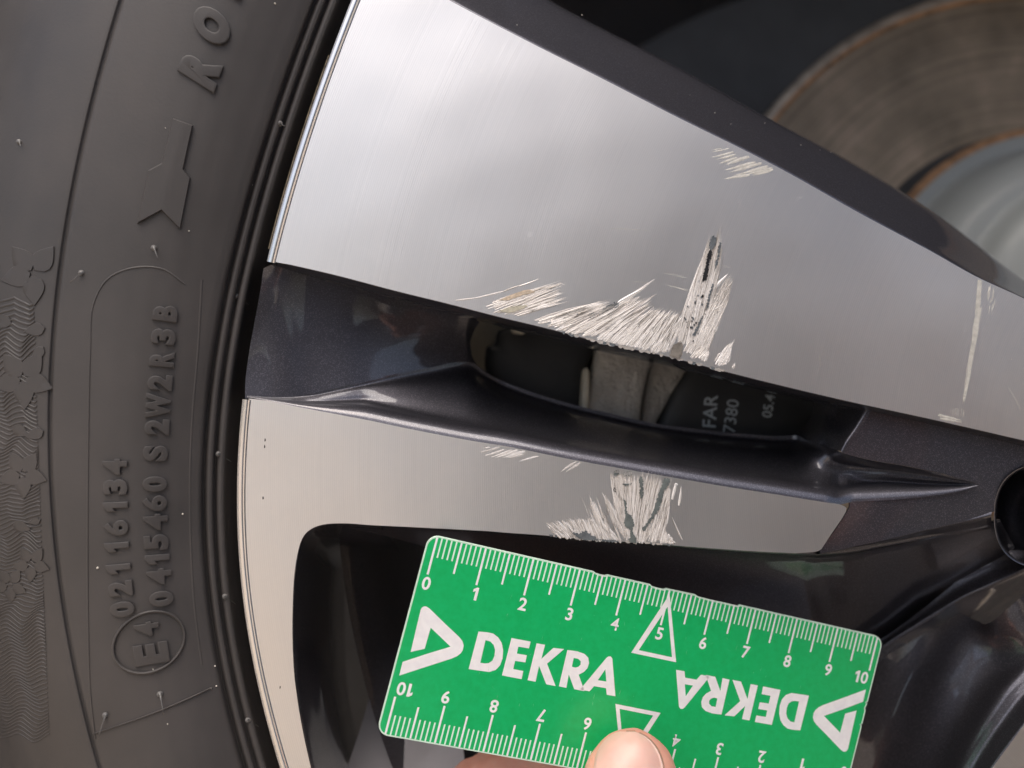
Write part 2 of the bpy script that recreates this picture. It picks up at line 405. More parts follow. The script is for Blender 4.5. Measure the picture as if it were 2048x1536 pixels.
# big lower side of the spoke, from the rim to the hub
top_ = cr([(655,1048),(700,1047.5),(820,1054),(973,1062),(1080,1070),(1178,1079),(1290,1086),(1400,1095),(1500,1102),(1590,1106),(1634,1107),(1700,1103),(1760,1092),(1868,1072),(2000,1040)], 120)
bot_ = cr([(655,1052),(700,1056),(820,1085),(960,1130),(1080,1165),(1178,1195),(1290,1230),(1400,1262),(1500,1290),(1590,1315),(1640,1322),(1700,1310),(1765,1276),(1868,1202),(2030,1095)], 120)
rows = []
for s, k in ((-.04,.02),(.01,.04),(.03,.10),(.10,.2),(.3,.40),(.55,.62),(.8,.83),(1,1)):
    row = []
    for (a, b), x in zip(zip(top_, bot_), top_[:, 0]):
        d0 = np.interp(x, [1600,1640,1980], [.1,3.4,6.2]); d1 = np.interp(x, [640,900,1100,1400,1640,1800,2000], [2,17,25,28,30,27,18])
        q = a*(1-s)+b*s; 
        row.append((q[0], q[1]+(.6 if s == 0 else 0), d0*(1-k)+d1*k))
    rows.append(row)
tag(loft('spoke_side', rows, 120, M_PAINT, wheel, 3), 'broad dark lower side of the narrow spoke')
# band and ridge below it, with the hollow between the two spokes
r1 = cr([(1690,1325),(1765,1276),(1830,1230),(1880,1190),(1935,1145),(1992,1105),(2070,1100)], 60)
r2 = cr([(1700,1345),(1765,1292),(1830,1250),(1875,1222),(1925,1192),(1985,1165),(2080,1120)], 60)
r3 = cr([(1705,1350),(1768,1299),(1834,1258),(1880,1230),(1930,1198),(1992,1172),(2082,1132)], 60)
r4 = cr([(1720,1360),(1785,1312),(1852,1275),(1900,1252),(1950,1232),(2010,1190),(2090,1142)], 60)
dd = np.linspace(0, 1, 60)
rows = [np.c_[r1, 28-9*dd], np.c_[r1*.5+r2*.5, 27.5-10*dd], np.c_[r2, 26-11*dd], np.c_[r2*.5+r3*.5, 26-11*dd], np.c_[r3, 27-11*dd], np.c_[r4, 38-14*dd], np.c_[r4+np.array((5, 24)), 64-22*dd], np.c_[r4+np.array((10, 80)), 90-30*dd]]
tag(loft('hub_ridge', rows, 60, M_PAINT, wheel, 3), 'thin bright ridge between the two spokes')
# the next spoke's broad side
R_ = [cr(q, 50) for q in (
    [(1790,1215),(1758,1290),(1742,1370),(1716,1470),(1690,1570),(1670,1640)],
    [(1880,1215),(1850,1290),(1815,1370),(1780,1470),(1750,1570),(1735,1640)],
    [(1950,1240),(1925,1290),(1885,1370),(1850,1470),(1815,1570),(1800,1640)],
    [(1978,1246),(1995,1300),(1950,1390),(1905,1480),(1870,1560),(1850,1640)],
    [(2030,1205),(2058,1300),(1995,1390),(1945,1470),(1905,1550),(1880,1640)],
    [(2090,1155),(2085,1300),(2010,1402),(1957,1480),(1917,1550),(1890,1640)],
    [(2100,1165),(2096,1312),(2020,1412),(1966,1489),(1928,1556),(1902,1640)],
    [(2115,1180),(2104,1322),(2030,1420),(1975,1497),(1938,1563),(1912,1640)],
    [(2140,1230),(2126,1336),(2048,1442),(1990,1520),(1952,1580),(1926,1640)],
    [(2150,1250),(2131,1342),(2052,1448),(1994,1526),(1956,1586),(1932,1644)])]
D_ = [33, 28, 21, 15, 9.0, 7.2, 6.0, 4.8, .5, .05]
rows = [np.c_[q, np.full(50, d)] for q, d in zip(R_, D_)]
tag(loft('spoke_side', rows, 50, M_PAINT, wheel, 4), 'broad purple grey side of the next spoke at lower right')

# barrel of the rim behind the spokes
def ring(name, prof, m, lab=None, a0=90, a1=270, n=150, cx=CX, cy=CY, parent=wheel):
    """surface of revolution round the wheel axis; prof = (radius mm, depth mm)"""
    vs = []
    c = P(cx, cy, 0)
    for r, d in prof:
        for k in range(n):
            a = math.radians(a0+(a1-a0)*k/(n-1)); vs.append((c.x+r*math.cos(a)/1000, d/1000, c.z+r*math.sin(a)/1000))
    o = mesh(name, vs, grid_faces(len(prof), n), m, parent)
    if lab: tag(o, lab)
    return o
s_ = DF/FP
fl = cr([(760,1052),(700,1047)]+FIL[4:], 120)
rows = []
for dx, d in ((-.6,.02),(1.5,.12),(4,.6),(12,3),(30,9),(58,19),(84,34),(104,60)):
    q = np.array([(1024, 768)]); k = np.clip((fl[:, 1]-1046)/90, 0, 1)[:, None]
    rows.append(np.c_[fl+np.array((dx, 0))*k+np.array((dx*.35, dx*.5))*(1-k), np.full(120, d)])
tag(loft('barrel_wall', rows, 120, M_PAINT, wheel, 4), 'dark curved inner wall behind the rim flange')
# added patch deep in the opening: its pale colour stands in for reflected sky
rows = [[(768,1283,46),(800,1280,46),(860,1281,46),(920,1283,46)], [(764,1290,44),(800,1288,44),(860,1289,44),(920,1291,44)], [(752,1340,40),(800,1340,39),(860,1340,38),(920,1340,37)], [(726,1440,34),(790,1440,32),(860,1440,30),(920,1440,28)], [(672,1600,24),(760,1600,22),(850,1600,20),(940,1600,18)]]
tag(loft('barrel_sheen_patch', rows, 30, simple('painted_barrel_sheen', (.20, .19, .20), .5, .0, .3, var=.08), wheel, 6), 'added pale grey patch painted as a sky reflection inside the rim beside the ruler')
ring('barrel', [(1980*s_, 22), (1945*s_, 30), (1925*s_, 45), (1900*s_, 70), (1900*s_, 120), (1915*s_, 180)], M_PAINT, 'dark inner barrel of the rim', 60, 300)
#---TYRE---
# ---------------------------------------------------------------- tyre
C0 = np.array((2600.0, 935.0))
def polar(pts):
    p = np.array(pts, float)-C0; return np.arctan2(p[:, 1], -p[:, 0]), np.hypot(p[:, 0], p[:, 1])
la, lr = polar(lip); o = np.argsort(la); la, lr = la[o], lr[o]
GRV = [(262,-60),(242,0),(195,170),(160,300),(125,520),(105,700),(98,900),(107,1030),(132,1230),(150,1350),(180,1465),(205,1550)]
ga, gr_ = polar(cr(GRV, 60)); o = np.argsort(ga); ga, gr_ = ga[o], gr_[o]
cl = np.polyfit(la, lr, 6); cg = np.polyfit(ga, gr_, 4)
def RL(a): return np.interp(a, la, lr) if la[0] <= a <= la[-1] else (lr[0] if a < la[0] else lr[-1])
def RG(a): return np.polyval(cg, min(max(a, ga[0]), ga[-1]))
# profile: (unit along: px from the lip up to 80, then fraction to the groove line, depth mm)
PR = [(-14,10),(2,8.5),(10,7),(17,5.8),(22,4.6),(25,2.2),(28,1.2),(33,.9),(39,1.1),(42,2.0),(45,2.4),(48,1.0),(51,.2),(57,-.1),(61,.1),(64,1.0),(67,1.3),(70,.2),(74,-.9),(80,-1.5)]
PF = [(.05,-2.2),(.15,-3.6),(.3,-5.2),(.45,-6.2),(.6,-6.7),(.75,-6.8),(.9,-6.5),(.978,-6.15),(.982,-6.05),(.991,-5.75),(1.0,-5.65),(1.008,-5.8),(1.015,-6.15),(1.02,-6.2),(1.08,-5.9),(1.2,-4.8),(1.35,-2.2),(1.5,2.0),(1.6,6.5),(1.7,13),(1.76,20),(1.78,30)]
def tyre_pt(a, v, lift=0.0):
    """a angle, v<=1 px part handled as ('p',px) else fraction; returns photo px and depth"""
    rl, rg = RL(a), RG(a)
    if isinstance(v, tuple): r = rl+v[0]; d = v[1]
    else:
        r0 = rl+80; r = r0+(rg-r0)*v; d = np.interp(v, [0]+[q[0] for q in PF], [-1.5]+[q[1] for q in PF])
    return (C0[0]-r*math.cos(a), C0[1]+r*math.sin(a), d-lift)
def surf(a, r, lift=0.0):
    """tyre surface at angle a and photo radius r"""
    rl, rg = RL(a), RG(a); r0 = rl+80
    if r < r0: d = np.interp(r-rl, [q[0] for q in PR], [q[1] for q in PR])
    else: d = np.interp((r-r0)/(rg-r0), [0]+[q[0] for q in PF], [-1.5]+[q[1] for q in PF])
    return P(C0[0]-r*math.cos(a), C0[1]+r*math.sin(a), d-lift)
tyre_vs = []; NA = 240; AA = np.linspace(-.62, .46, NA)
steps = [(q[0], q[1]) for q in PR]
fr = []
for (v0, _), (v1, _) in zip([(0, 0)]+PF[:-1], PF):
    k = 3 if v1-v0 > .05 else 1
    fr += [v0+(v1-v0)*(j+1)/k for j in range(k)]
ff_ = np.array([0]+[q[0] for q in PF]); dd_ = np.array([-1.5]+[q[1] for q in PF])
for q in steps:
    tyre_vs += [P(*tyre_pt(a, q)) for a in AA]
for v in fr:
    tyre_vs += [P(*tyre_pt(a, v)) for a in AA]
nrow = len(steps)+len(fr)
tyre = mesh('tyre', tyre_vs, grid_faces(nrow, NA), M_RUB, wheel, True)
if sum((Vector(cam.location)-p.center).dot(p.normal)*p.area for p in tyre.data.polygons) < 0: tyre.data.flip_normals()
tag(tyre, 'black tyre sidewall with raised letters and fine ribs')

def at_px(px, py):
    a, r = polar([(px, py)]); return float(a[0]), float(r[0])
ONE = [(.15, 0), (.27, 0), (.27, .72), (.165, .72), (.0, .60), (.0, .48), (.15, .575)]
def font_mesh(ch, offset=0.0, extrude=0.0, bevel=0.0, res=4):
    if ch == '1':
        cu = bpy.data.curves.new('t', 'CURVE'); cu.dimensions = '2D'; cu.fill_mode = 'BOTH'; sp = cu.splines.new('POLY'); sp.points.add(len(ONE)-1); sp.use_cyclic_u = True
        for q, (x, y) in zip(sp.points, ONE): q.co = (x, y, 0, 1)
    else:
        cu = bpy.data.curves.new('t', 'FONT'); cu.body = ch; cu.size = 1
    cu.offset = offset; cu.resolution_u = res
    cu.extrude = extrude; cu.bevel_depth = bevel; cu.bevel_resolution = 1
    ob = bpy.data.objects.new('t', cu); COL.objects.link(ob)
    dg = bpy.context.evaluated_depsgraph_get(); me = bpy.data.meshes.new_from_object(ob.evaluated_get(dg))
    bpy.data.objects.remove(ob); bpy.data.curves.remove(cu)
    return me
_glyph = {}
def glyph(ch, offset, extrude, bevel):
    k = (ch, offset, extrude, bevel)
    if k not in _glyph:
        me = font_mesh(ch, offset, extrude, bevel)
        v = np.array([tuple(q.co) for q in me.vertices]); lo, hi = v.min(0), v.max(0)
        _glyph[k] = (me, v, lo, hi)
    return _glyph[k]
CAP = 0.73
def tyre_char(ch, cx, rb, hgt, wid, bold=.045, lift=.55, slant=0.0, name='raised_letter'):
    """stand a raised character on the sidewall; reads upwards, its head to the left"""
    me, v, lo, hi = glyph(ch, .012 if ch in '46' else bold, .22, .035)
    me = me.copy(); a0 = cx; w = hi[0]-lo[0]; h = hi[1]-lo[1]
    z0, z1 = lo[2], hi[2]
    for q, c in zip(me.vertices, v):
        u = ((c[0]-lo[0])/w-.5)*wid; t = (c[1]-lo[1])/h*hgt; u += slant*(t-hgt/2)
        r = rb+t; a = a0-u/r          # up the picture = smaller angle
        zz = (c[2]-z0)/(z1-z0)
        q.co = surf(a, r, lift*(zz*1.35-.35))
    me.update(); 
    # glyph meshes mirror when mapped: keep the normals outward
    if sum((Vector(cam.location)-p.center).dot(p.normal)*p.area for p in me.polygons if abs(p.normal.y) > .6) < 0 and False: me.flip_normals()
    bm = bmesh.new(); bm.from_mesh(me); bmesh.ops.remove_doubles(bm, verts=bm.verts, dist=1e-6); bmesh.ops.recalc_face_normals(bm, faces=bm.faces); bm.to_mesh(me); bm.free()
    o = link(name, me, M_RUB, tyre, True, 35)
    return o
WIDTHS = {'1': 19, 'W': 50, '4': 32}
def put(chars, base_px, hgt, wid, **k):
    for ch, y in chars:
        a, r = at_px(*[(base_px(y)), y]); 
        tyre_char(ch, a, r, hgt, WIDTHS.get(ch, wid), **k)
b2 = lambda y: float(np.interp(y, [620,800,900,1000,1100,1200], [356,342,336,334,338,348]))
b1 = lambda y: float(np.interp(y, [920,1000,1100,1200,1230], [254,255,258,267,271]))
put([('0',1195),('4',1151),('1',1117),('5',1083),('4',1043),('6',1006),('0',968),('S',907),('2',855),('W',813),('2',767),('R',720),('3',676),('B',630)], b2, 50, 31, bold=.03)
put([('0',1216),('2',1175),('1',1136),('1',1093),('6',1055),('1',1013),('3',974),('4',934)], b1, 50, 31, bold=.03)
for ch, (x, y), w in (('R', (440,150), 58), ('O', (462,66), 62), ('T', (486,-18), 60)):
    a, r = at_px(x, y); tyre_char(ch, a, r, 84, w, bold=.05, lift=.6, slant=.22)
# E4 in its circle
a, r = at_px(337, 1302); tyre_char('E', a, r, 70, 42, bold=.03)
a, r = at_px(318, 1255); tyre_char('4', a, r, 50, 28, bold=.012)
def tube_on(pts, w, h, name, parent, close=False, m=None):
    """low rounded ridge laid on the sidewall along photo pixels"""
    p = np.array(pts, float); n = len(p); t = np.gradient(p, axis=0) if not close else np.roll(p, -1, 0)-np.roll(p, 1, 0)
    t /= np.linalg.norm(t, axis=1)[:, None]+1e-9; nn = np.stack([t[:, 1], -t[:, 0]], 1); vs = []
    prof = [(-1, -.08), (-.75, .5), (-.3, .95), (.3, .95), (.75, .5), (1, -.08)]
    for s, k in prof:
        for q in p+nn*s*w/2:
            a_, r_ = at_px(*q); vs.append(surf(a_, r_, k*h))
    fs = []
    for i in range(len(prof)-1):
        for j in range(n if close else n-1):
            k = (j+1) % n; fs.append((i*n+j, i*n+k, (i+1)*n+k, (i+1)*n+j))
    o = mesh(name, vs, fs, m or M_RUB, parent)
    if sum((Vector(cam.location)-p_.center).dot(p_.normal)*p_.area for p_ in o.data.polygons) < 0: o.data.flip_normals()
    return o
el = []
for k in np.linspace(0, 2*math.pi, 72, endpoint=False):
    x, y = 75*math.cos(k), 58*math.sin(k); th = math.radians(-28); el.append((297.5+x*math.cos(th)-y*math.sin(th), 1285+x*math.sin(th)+y*math.cos(th)))
tube_on(el, 7, .5, 'raised_ring', tyre, True)
# rotation arrow
ar = [(346,237),(385,251),(366,338),(380,356),(360,458),(323,420),(275,446),(297,341),(323,327)]
def tyre_poly(poly, lift, name, parent=None, sub=6, bevel=2.5):
    """raised flat shape that follows the sidewall, with a narrow sloping border"""
    p = np.array(poly, float); area = .5*np.sum(p[:, 0]*np.roll(p[:, 1], -1)-np.roll(p[:, 0], -1)*p[:, 1])
    if area < 0: p = p[::-1]
    e = np.roll(p, -1, 0)-p; e /= np.linalg.norm(e, axis=1)[:, None]+1e-9; n1 = np.stack([e[:, 1], -e[:, 0]], 1); n0 = np.roll(n1, 1, 0)
    m_ = n0+n1; m_ /= np.maximum((m_*n1).sum(1), .35)[:, None]; inn = p-m_*bevel*.5; outp = p+m_*bevel*.5
    bm = bmesh.new(); vi = [bm.verts.new((q[0], q[1], 0)) for q in inn]
    for t_ in tessellate_polygon([[Vector((q[0], q[1], 0)) for q in inn]]):
        try: bm.faces.new([vi[k] for k in t_])
        except ValueError: pass
    vo = [bm.verts.new((q[0], q[1], 1)) for q in outp]; n = len(p)
    for i in range(n): bm.faces.new((vi[i], vi[(i+1) % n], vo[(i+1) % n], vo[i]))
    for _ in range(5):
        le = [e_ for e_ in bm.edges if e_.calc_length() > 14]
        if not le: break
        bmesh.ops.subdivide_edges(bm, edges=le, cuts=1); bmesh.ops.triangulate(bm, faces=bm.faces)
    for v in bm.verts:
        a_, r_ = at_px(v.co.x, v.co.y); v.co = surf(a_, r_, lift*(1-v.co.z)-.10*v.co.z)
    bmesh.ops.recalc_face_normals(bm, faces=bm.faces)
    me = bpy.data.meshes.new(name); bm.to_mesh(me); bm.free(); me.update()
    if sum(p_.normal.y*p_.area for p_ in me.polygons) > 0: me.flip_normals()
    return link(name, me, M_RUB, parent or tyre, True, 30)
tag(tyre_poly(ar, .6, 'raised_arrow', sub=8), 'raised arrow pointing down beside the rotation lettering')
tube_on(cr([(186,1468),(240,1450),(310,1425),(370,1400),(424,1375)], 40), 3.0, .35, 'mould_line', tyre)
tube_on(cr([(190,1478),(180,1380),(176,1250),(175,1100),(176,900),(180,700),(186,610),(215,558),(265,536),(325,538),(370,568)], 90), 4, .14, 'mould_line', tyre)
tube_on(cr([(404,560),(396,700),(384,850),(380,1000),(388,1200),(404,1330)], 60), 5, .10, 'mould_line', tyre)
# little rubber hairs left by the mould vents
M_HAIR = simple('rubber_hair', (.12, .115, .11), .45)
def spew(p0, p1, rise=1.6):
    a, r = at_px(*p0); b_ = surf(a, r, -.1); k = P(p0[0], p0[1], 0); 
    a1, r1 = at_px(*p1); e = surf(a1, r1, rise)
    n_ = (Vector(cam.location)-b_).normalized(); vs = []; fs = []; prof = [(0, .85), (.25, .82), (.5, .55), (.8, .25)]
    u = n_.orthogonal().normalized(); w = n_.cross(u)
    rings = []
    for h, rad in prof: rings.append((b_+n_*h/1000, rad/1000*.72))
    top = rings[-1][0]
    for s in (.3, .65, 1): rings.append((top.lerp(e, s), (.13-.05*s)/1000))
    for c_, rad in rings:
        for j in range(8):
            g = j*math.pi/4; vs.append(c_+(u*math.cos(g)+w*math.sin(g))*rad)
    for i in range(len(rings)-1):
        for j in range(8): fs.append((i*8+j, i*8+(j+1) % 8, (i+1)*8+(j+1) % 8, (i+1)*8+j))
    fs.append(tuple(range(len(vs)-8, len(vs))))
    return mesh('vent_hair', vs, fs, M_HAIR, tyre)
for p0, p1 in (((308,496),(315,515)),((163,546),(140,565)),((474,593),(497,609)),((437,908),(462,923)),((450,1193),(471,1208)),((496,1440),(517,1453)),((320,1388),(327,1428)),((211,1430),(196,1476)),((560,247),(584,261)),((39,284),(41,292))):
    spew(p0, p1, 1.2)
# decorated shoulder band: petals and fine wavy ribs
def petal(cx, cy, ang, ln, wd, lift=.26):
    pts = []
    for s in np.linspace(0, 1, 7): pts.append((s, math.sin(math.pi*s**.7)*.5))
    pts = pts+[(s, -w) for s, w in reversed(pts[1:-1])]
    ca, sa = math.cos(ang), math.sin(ang)
    return tyre_poly([(cx+(s*ln+5)*ca-w*wd*sa, cy+(s*ln+5)*sa+w*wd*ca) for s, w in pts], lift, 'raised_petal', sub=2, bevel=1.5)
for cx, cy, L_ in ((66,545,62),(46,757,58),(45,948,46),(62,1128,34),(20,1170,32)):
    for k in range(5):
        g = math.radians(20+72*k+random.uniform(-6, 6)); 
        if cx+L_*math.cos(g) > 112-4: continue
        petal(cx, cy, g, L_, L_*.72)
for cx, cy, g, L_ in ((95,655,170,44),(28,650,200,44),(90,690,130,36),(92,860,160,40),(20,850,30,40),(86,1040,170,26),(20,1045,20,40)):
    petal(cx, cy, math.radians(g), L_, L_*.6)
vs = []; fs = []
y = 590.0; i = 0
while y < 1475:
    pitch = np.interp(y, [590,900,1475], [10.5,8.2,7.2]); amp = np.interp(y, [590,800,1475], [13,12,7])
    g0 = C0[0]-RG(at_px(100, y)[0]); xs = np.linspace(g0-24, -30, 26)
    line = [(x, y+amp*(2*abs(((x+16*math.sin(y*.021)+7*math.sin(y*.057))/62.0) % 1-.5))*1.6+4*math.sin(x*.05+y*.02)+2.5*math.sin(x*.11-y*.013)) for x in xs]
    b0 = len(vs); w = pitch*.62
    for q in line:
        for dy, k in ((-w/2, -.05), (-w*.2, .19), (w*.2, .19), (w/2, -.05)):
            a_, r_ = at_px(q[0], q[1]+dy); vs.append(surf(a_, r_, k))
    for j in range(len(line)-1):
        for k in range(3): fs.append((b0+j*4+k, b0+j*4+k+1, b0+(j+1)*4+k+1, b0+(j+1)*4+k))
    y += pitch; i += 1
ribs = mesh('fine_ribs', vs, fs, M_RUB, tyre, True); tag(ribs, kind='stuff')
if sum((Vector(cam.location)-p_.center).dot(p_.normal)*p_.area for p_ in ribs.data.polygons) < 0: ribs.data.flip_normals()
# dust grains on the sidewall
M_DUST = simple('sand_grain', (.62, .58, .5), .5)
def grain(px, py, rad, y=None, parent=tyre, name='dust_grain'):
    if y is None: a_, r_ = at_px(px, py); c_ = surf(a_, r_, .05)
    else: c_ = P(px, py, y)
    bm = bmesh.new(); bmesh.ops.create_icosphere(bm, subdivisions=1, radius=rad/1000)
    for v in bm.verts: v.co = v.co*random.uniform(.7, 1.25)+c_
    me = bpy.data.meshes.new(name); bm.to_mesh(me); bm.free(); return link(name, me, M_DUST, parent, False)
for x, y_, r_ in ((550,7,.22),(195,1136,.26),(365,1028,.2),(378,462,.16),(422,1376,.22),(433,1372,.18),(335,1448,.14),(430,1332,.15),(331,256,.14),(505,370,.1),(306,1339,.16)): grain(x, y_, r_)

# ---------------------------------------------------------------- brake disc, caliper, wheel well
def make_disc():
    m, t, b = mat('worn_disc_face'); pos = wpos(t)
    sub = node(t, 'ShaderNodeVectorMath', operation='SUBTRACT'); t.links.new(pos, sub.inputs[0]); sub.inputs[1].default_value = DISC_C
    mul = node(t, 'ShaderNodeVectorMath', operation='MULTIPLY'); t.links.new(sub.outputs[0], mul.inputs[0]); mul.inputs[1].default_value = (1, 0, 1)
    ln = node(t, 'ShaderNodeVectorMath', operation='LENGTH'); t.links.new(mul.outputs[0], ln.inputs[0]); r = mth(t, 'MULTIPLY', ln.outputs['Value'], 1000)
    cmb = node(t, 'ShaderNodeCombineXYZ'); t.links.new(r, cmb.inputs[0])
    n1 = noise(t, cmb.outputs[0], .5, 4, .7); n2 = noise(t, pos, 30, 4, .6)
    mix = mth(t, 'ADD', mth(t, 'MULTIPLY', n1, .5), mth(t, 'MULTIPLY', n2, .5))
    base = ramp(t, mix, [(.36, (.10, .080, .055)), (.5, (.20, .160, .115)), (.64, (.40, .31, .235))])
    edge = ramp(t, mth(t, 'ADD', r, mth(t, 'MULTIPLY', n2, 1.0)), [(0, (0, 0, 0)), (1, (1, 1, 1))])
    rust = mth(t, 'SMOOTH_MIN', 1.0, mth(t, 'MAXIMUM', 0.0, mth(t, 'MULTIPLY', mth(t, 'SUBTRACT', mth(t, 'ADD', r, mth(t, 'MULTIPLY', n2, 4)), DISC_R-4.5+2), .5)), .1)
    mx = node(t, 'ShaderNodeMixRGB'); t.links.new(rust, mx.inputs[0]); t.links.new(base, mx.inputs[1]); mx.inputs[2].default_value = (.28, .17, .09, 1)
    t.links.new(mx.outputs[0], b.inputs['Base Color'])
    setin(b, Metallic=.3, Roughness=.5); bump(t, n1, .5, .0004, b.inputs['Normal'])
    return m
DY = 118.0; kD = (DF+DY)/FP
DISC_C = P(2053, 632, DY); DISC_R = 660*kD
M_DISC = make_disc()
disc = empty('brake_disc', tuple(DISC_C)); tag(disc, 'dark worn brake disc with orange rusted rim behind the upper spoke', 'brake disc')
def dring(name, prof, m, lab=None, parent=disc, n=160, off=(0, 0)):
    vs = []; DISC_C = globals()['DISC_C']+Vector((off[0]*kD/1000, 0, -off[1]*kD/1000))
    for r, d in prof:
        for k in range(n):
            a = 2*math.pi*k/(n-1); vs.append((DISC_C.x+r*math.cos(a)/1000, d/1000, DISC_C.z+r*math.sin(a)/1000))
    o = mesh(name, vs, grid_faces(len(prof), n), m, parent)
    if sum((Vector(cam.location)-p.center).dot(p.normal)*p.area for p in o.data.polygons) < 0: o.data.flip_normals()
    if lab: tag(o, lab)
    return o
R = DISC_R
dring('friction_face', [(R-4.5, DY), (R*.57, DY), (R*.55, DY+.6)], M_DISC, 'dark streaked friction face of the disc')
dring('rusted_lip', [(R-4.6, DY+.3), (R-4.0, DY-.5), (R-3.4, DY-.7), (R-3.1, DY-.8)], M_RUST, 'orange rusted ring near the disc edge')
dring('disc_edge', [(R-3.1, DY-.8), (R-.6, DY-.9), (R, DY-.2), (R, DY+10)], simple('disc_edge_steel', (.33, .29, .24), .5, .5, var=.3, vscale=200), 'pale outer edge of the disc')
h = 392*kD
dring('rusted_lip', [(h+1.8, DY+.2), (h+.9, DY-.8), (h-.8, DY-1.2), (h-1.0, DY-1.0)], M_RUST, 'orange rusted ring round the disc hub', off=(68, 20))
hy = DY
prof = [(h-.9, hy-1.1), (h-3.0, hy-1.6), (h-5.0, hy-1.2), (h-5.6, hy-1.4), (h-7.0, hy-7), (h-9.5, hy-14), (h-13, hy-18.5), (h-17, hy-20.6), (h-19, hy-21), (h-21.0, hy-21.5), (h-22.5, hy-26), (h-25, hy-30), (h-30, hy-32), (h-48, hy-33), (2, hy-33)]
dring('hub_bell', prof, M_GREY, 'pale grey stepped bell in the middle of the disc', off=(68, 20))

caliper = empty('brake_caliper', tuple(P(1330, 770, 62))); tag(caliper, 'brake caliper with rough cast bracket and printed black body behind the slot', 'brake caliper')
def blob_box(name, pts, d0, d1, m, parent, amp=.5, bev=1.2, lab=None, sub=4):
    """casting: outline in photo pixels at depth d0, walls running back to d1, edges rounded, surface a little lumpy"""
    dense = []
    for i in range(len(pts)):
        a, b = np.array(pts[i], float), np.array(pts[(i+1) % len(pts)], float)
        for s in np.linspace(0, 1, sub, endpoint=False): dense.append(a*(1-s)+b*s)
    p = np.array(dense)
    for _ in range(2): p = .25*np.roll(p, 1, 0)+.5*p+.25*np.roll(p, -1, 0)
    c = p.mean(0); k0 = (DF+d0)/FP; rows = []
    for s, d in ((0, d0-.6), (.35, d0-.55), (.7, d0-.35), (.88, d0), (.96, d0+bev*.5), (1, d0+bev*1.5), (1.0, d1)):
        q = c+(p-c)*s; sc = (DF+d0)/(DF+d)
        q = np.array((1024, 768))+(q-np.array((1024, 768)))*sc
        rows.append([(x, y, d+(random.uniform(-amp, amp) if 0 < s < .9 else 0)*.4) for x, y in q]+[(q[0][0], q[0][1], d)])
    vs = [P(*q) for r in rows for q in r]; n = len(rows[0])
    o = mesh(name, vs, grid_faces(len(rows), n), m, parent)
    if sum((Vector(cam.location)-f.center).dot(f.normal)*f.area for f in o.data.polygons) < 0: o.data.flip_normals()
    if lab: tag(o, lab)
    return o
blob_box('cast_bracket', [(1182,650),(1240,655),(1300,672),(1316,700),(1298,745),(1286,800),(1276,900),(1150,900),(1165,800),(1188,740),(1196,700)], 32, 60, M_CAST, caliper, lab='rough grey cast bracket of the caliper')
blob_box('cast_bracket', [(1300,670),(1380,680),(1392,720),(1345,790),(1310,850),(1296,920),(1270,920),(1286,800),(1298,740)], 36, 60, M_CAST, caliper, lab='shaded flank of the cast bracket')
blob_box('bracket_edge', [(1168,735),(1181,735),(1180,790),(1176,850),(1160,850),(1164,790)], 30.5, 50, M_TAN, caliper, lab='pale bare edge of the bracket')
body = blob_box('caliper_body', [(1385,655),(1500,660),(1640,720),(1660,800),(1640,920),(1440,930),(1310,930),(1318,850),(1350,780),(1392,720)], 33, 70, M_DARK, caliper, amp=.1, lab='black caliper body with faded white printing')
blob_box('pad_carrier', [(995,650),(1180,660),(1192,700),(1170,740),(1162,850),(1040,830),(990,775),(968,742),(970,692),(990,690)], 36, 64, M_DARK, caliper, amp=.1, lab='black pad carrier at the left end of the slot')
blob_box('carrier_plate', [(900,560),(1180,590),(1185,720),(1100,860),(1000,860),(900,800)], 50, 56, M_TAN, caliper, amp=.1, lab='tan plate behind the pad carrier')
blob_box('pad_clip', [(1022,652),(1052,655),(1050,670),(1022,667)], 34.0, 35.6, M_TAN, caliper, amp=.05, lab='small pale clip on the pad carrier')
def flat_text(txt, px, py, h_px, y, m, parent, rot=90, bold=.01, name='printed_text', wide=1.0):
    me = font_mesh(txt, bold); v = np.array([tuple(q.co) for q in me.vertices]); lo, hi = v.min(0), v.max(0); s = h_px/(hi[1]-lo[1])
    r = math.radians(rot); c_, s_2 = math.cos(r), math.sin(r)
    for q, c in zip(me.vertices, v):
        u = (c[0]-(lo[0]+hi[0])/2)*s*wide; w = (c[1]-(lo[1]+hi[1])/2)*s
        q.co = P(px+u*c_-w*s_2, py-(u*s_2+w*c_), y)
    me.update()
    if sum(p.normal.y for p in me.polygons) > 0: me.flip_normals()
    return link(name, me, m, parent, False)
flat_text('FAR', 1420, 822, 27, 32.3, M_LABEL, body, 86)
flat_text('7380', 1462, 832, 24, 32.3, M_LABEL, body, 82, 0)
flat_text('05.4', 1537, 812, 20, 32.3, M_LABEL, body, 80, .015)

# wheel well: inner liner round and behind the wheel
well = empty('wheel_well', tuple(P(CX, CY, 150)))
tag(well, kind='structure')
c = P(CX, CY, 0); vs = []; n = 64
prof = [(.385, .012), (.372, .02), (.370, .30)]
for r, d in prof:
    for k in range(n):
        a = math.radians(-30+240*k/(n-1)); vs.append((c.x+r*math.cos(a), d, c.z+r*math.sin(a)))
lin = mesh('arch_liner', vs, grid_faces(3, n), M_DARK, well)
bk = [P(CX, CY, 0)+Vector((0, .26, 0))]
o = mesh('inner_panel', [(-.9, .27, -.33), (.9, .27, -.33), (.9, .27, .6), (-.9, .27, .6)], [(0, 1, 2, 3)], M_DARK, well, False)
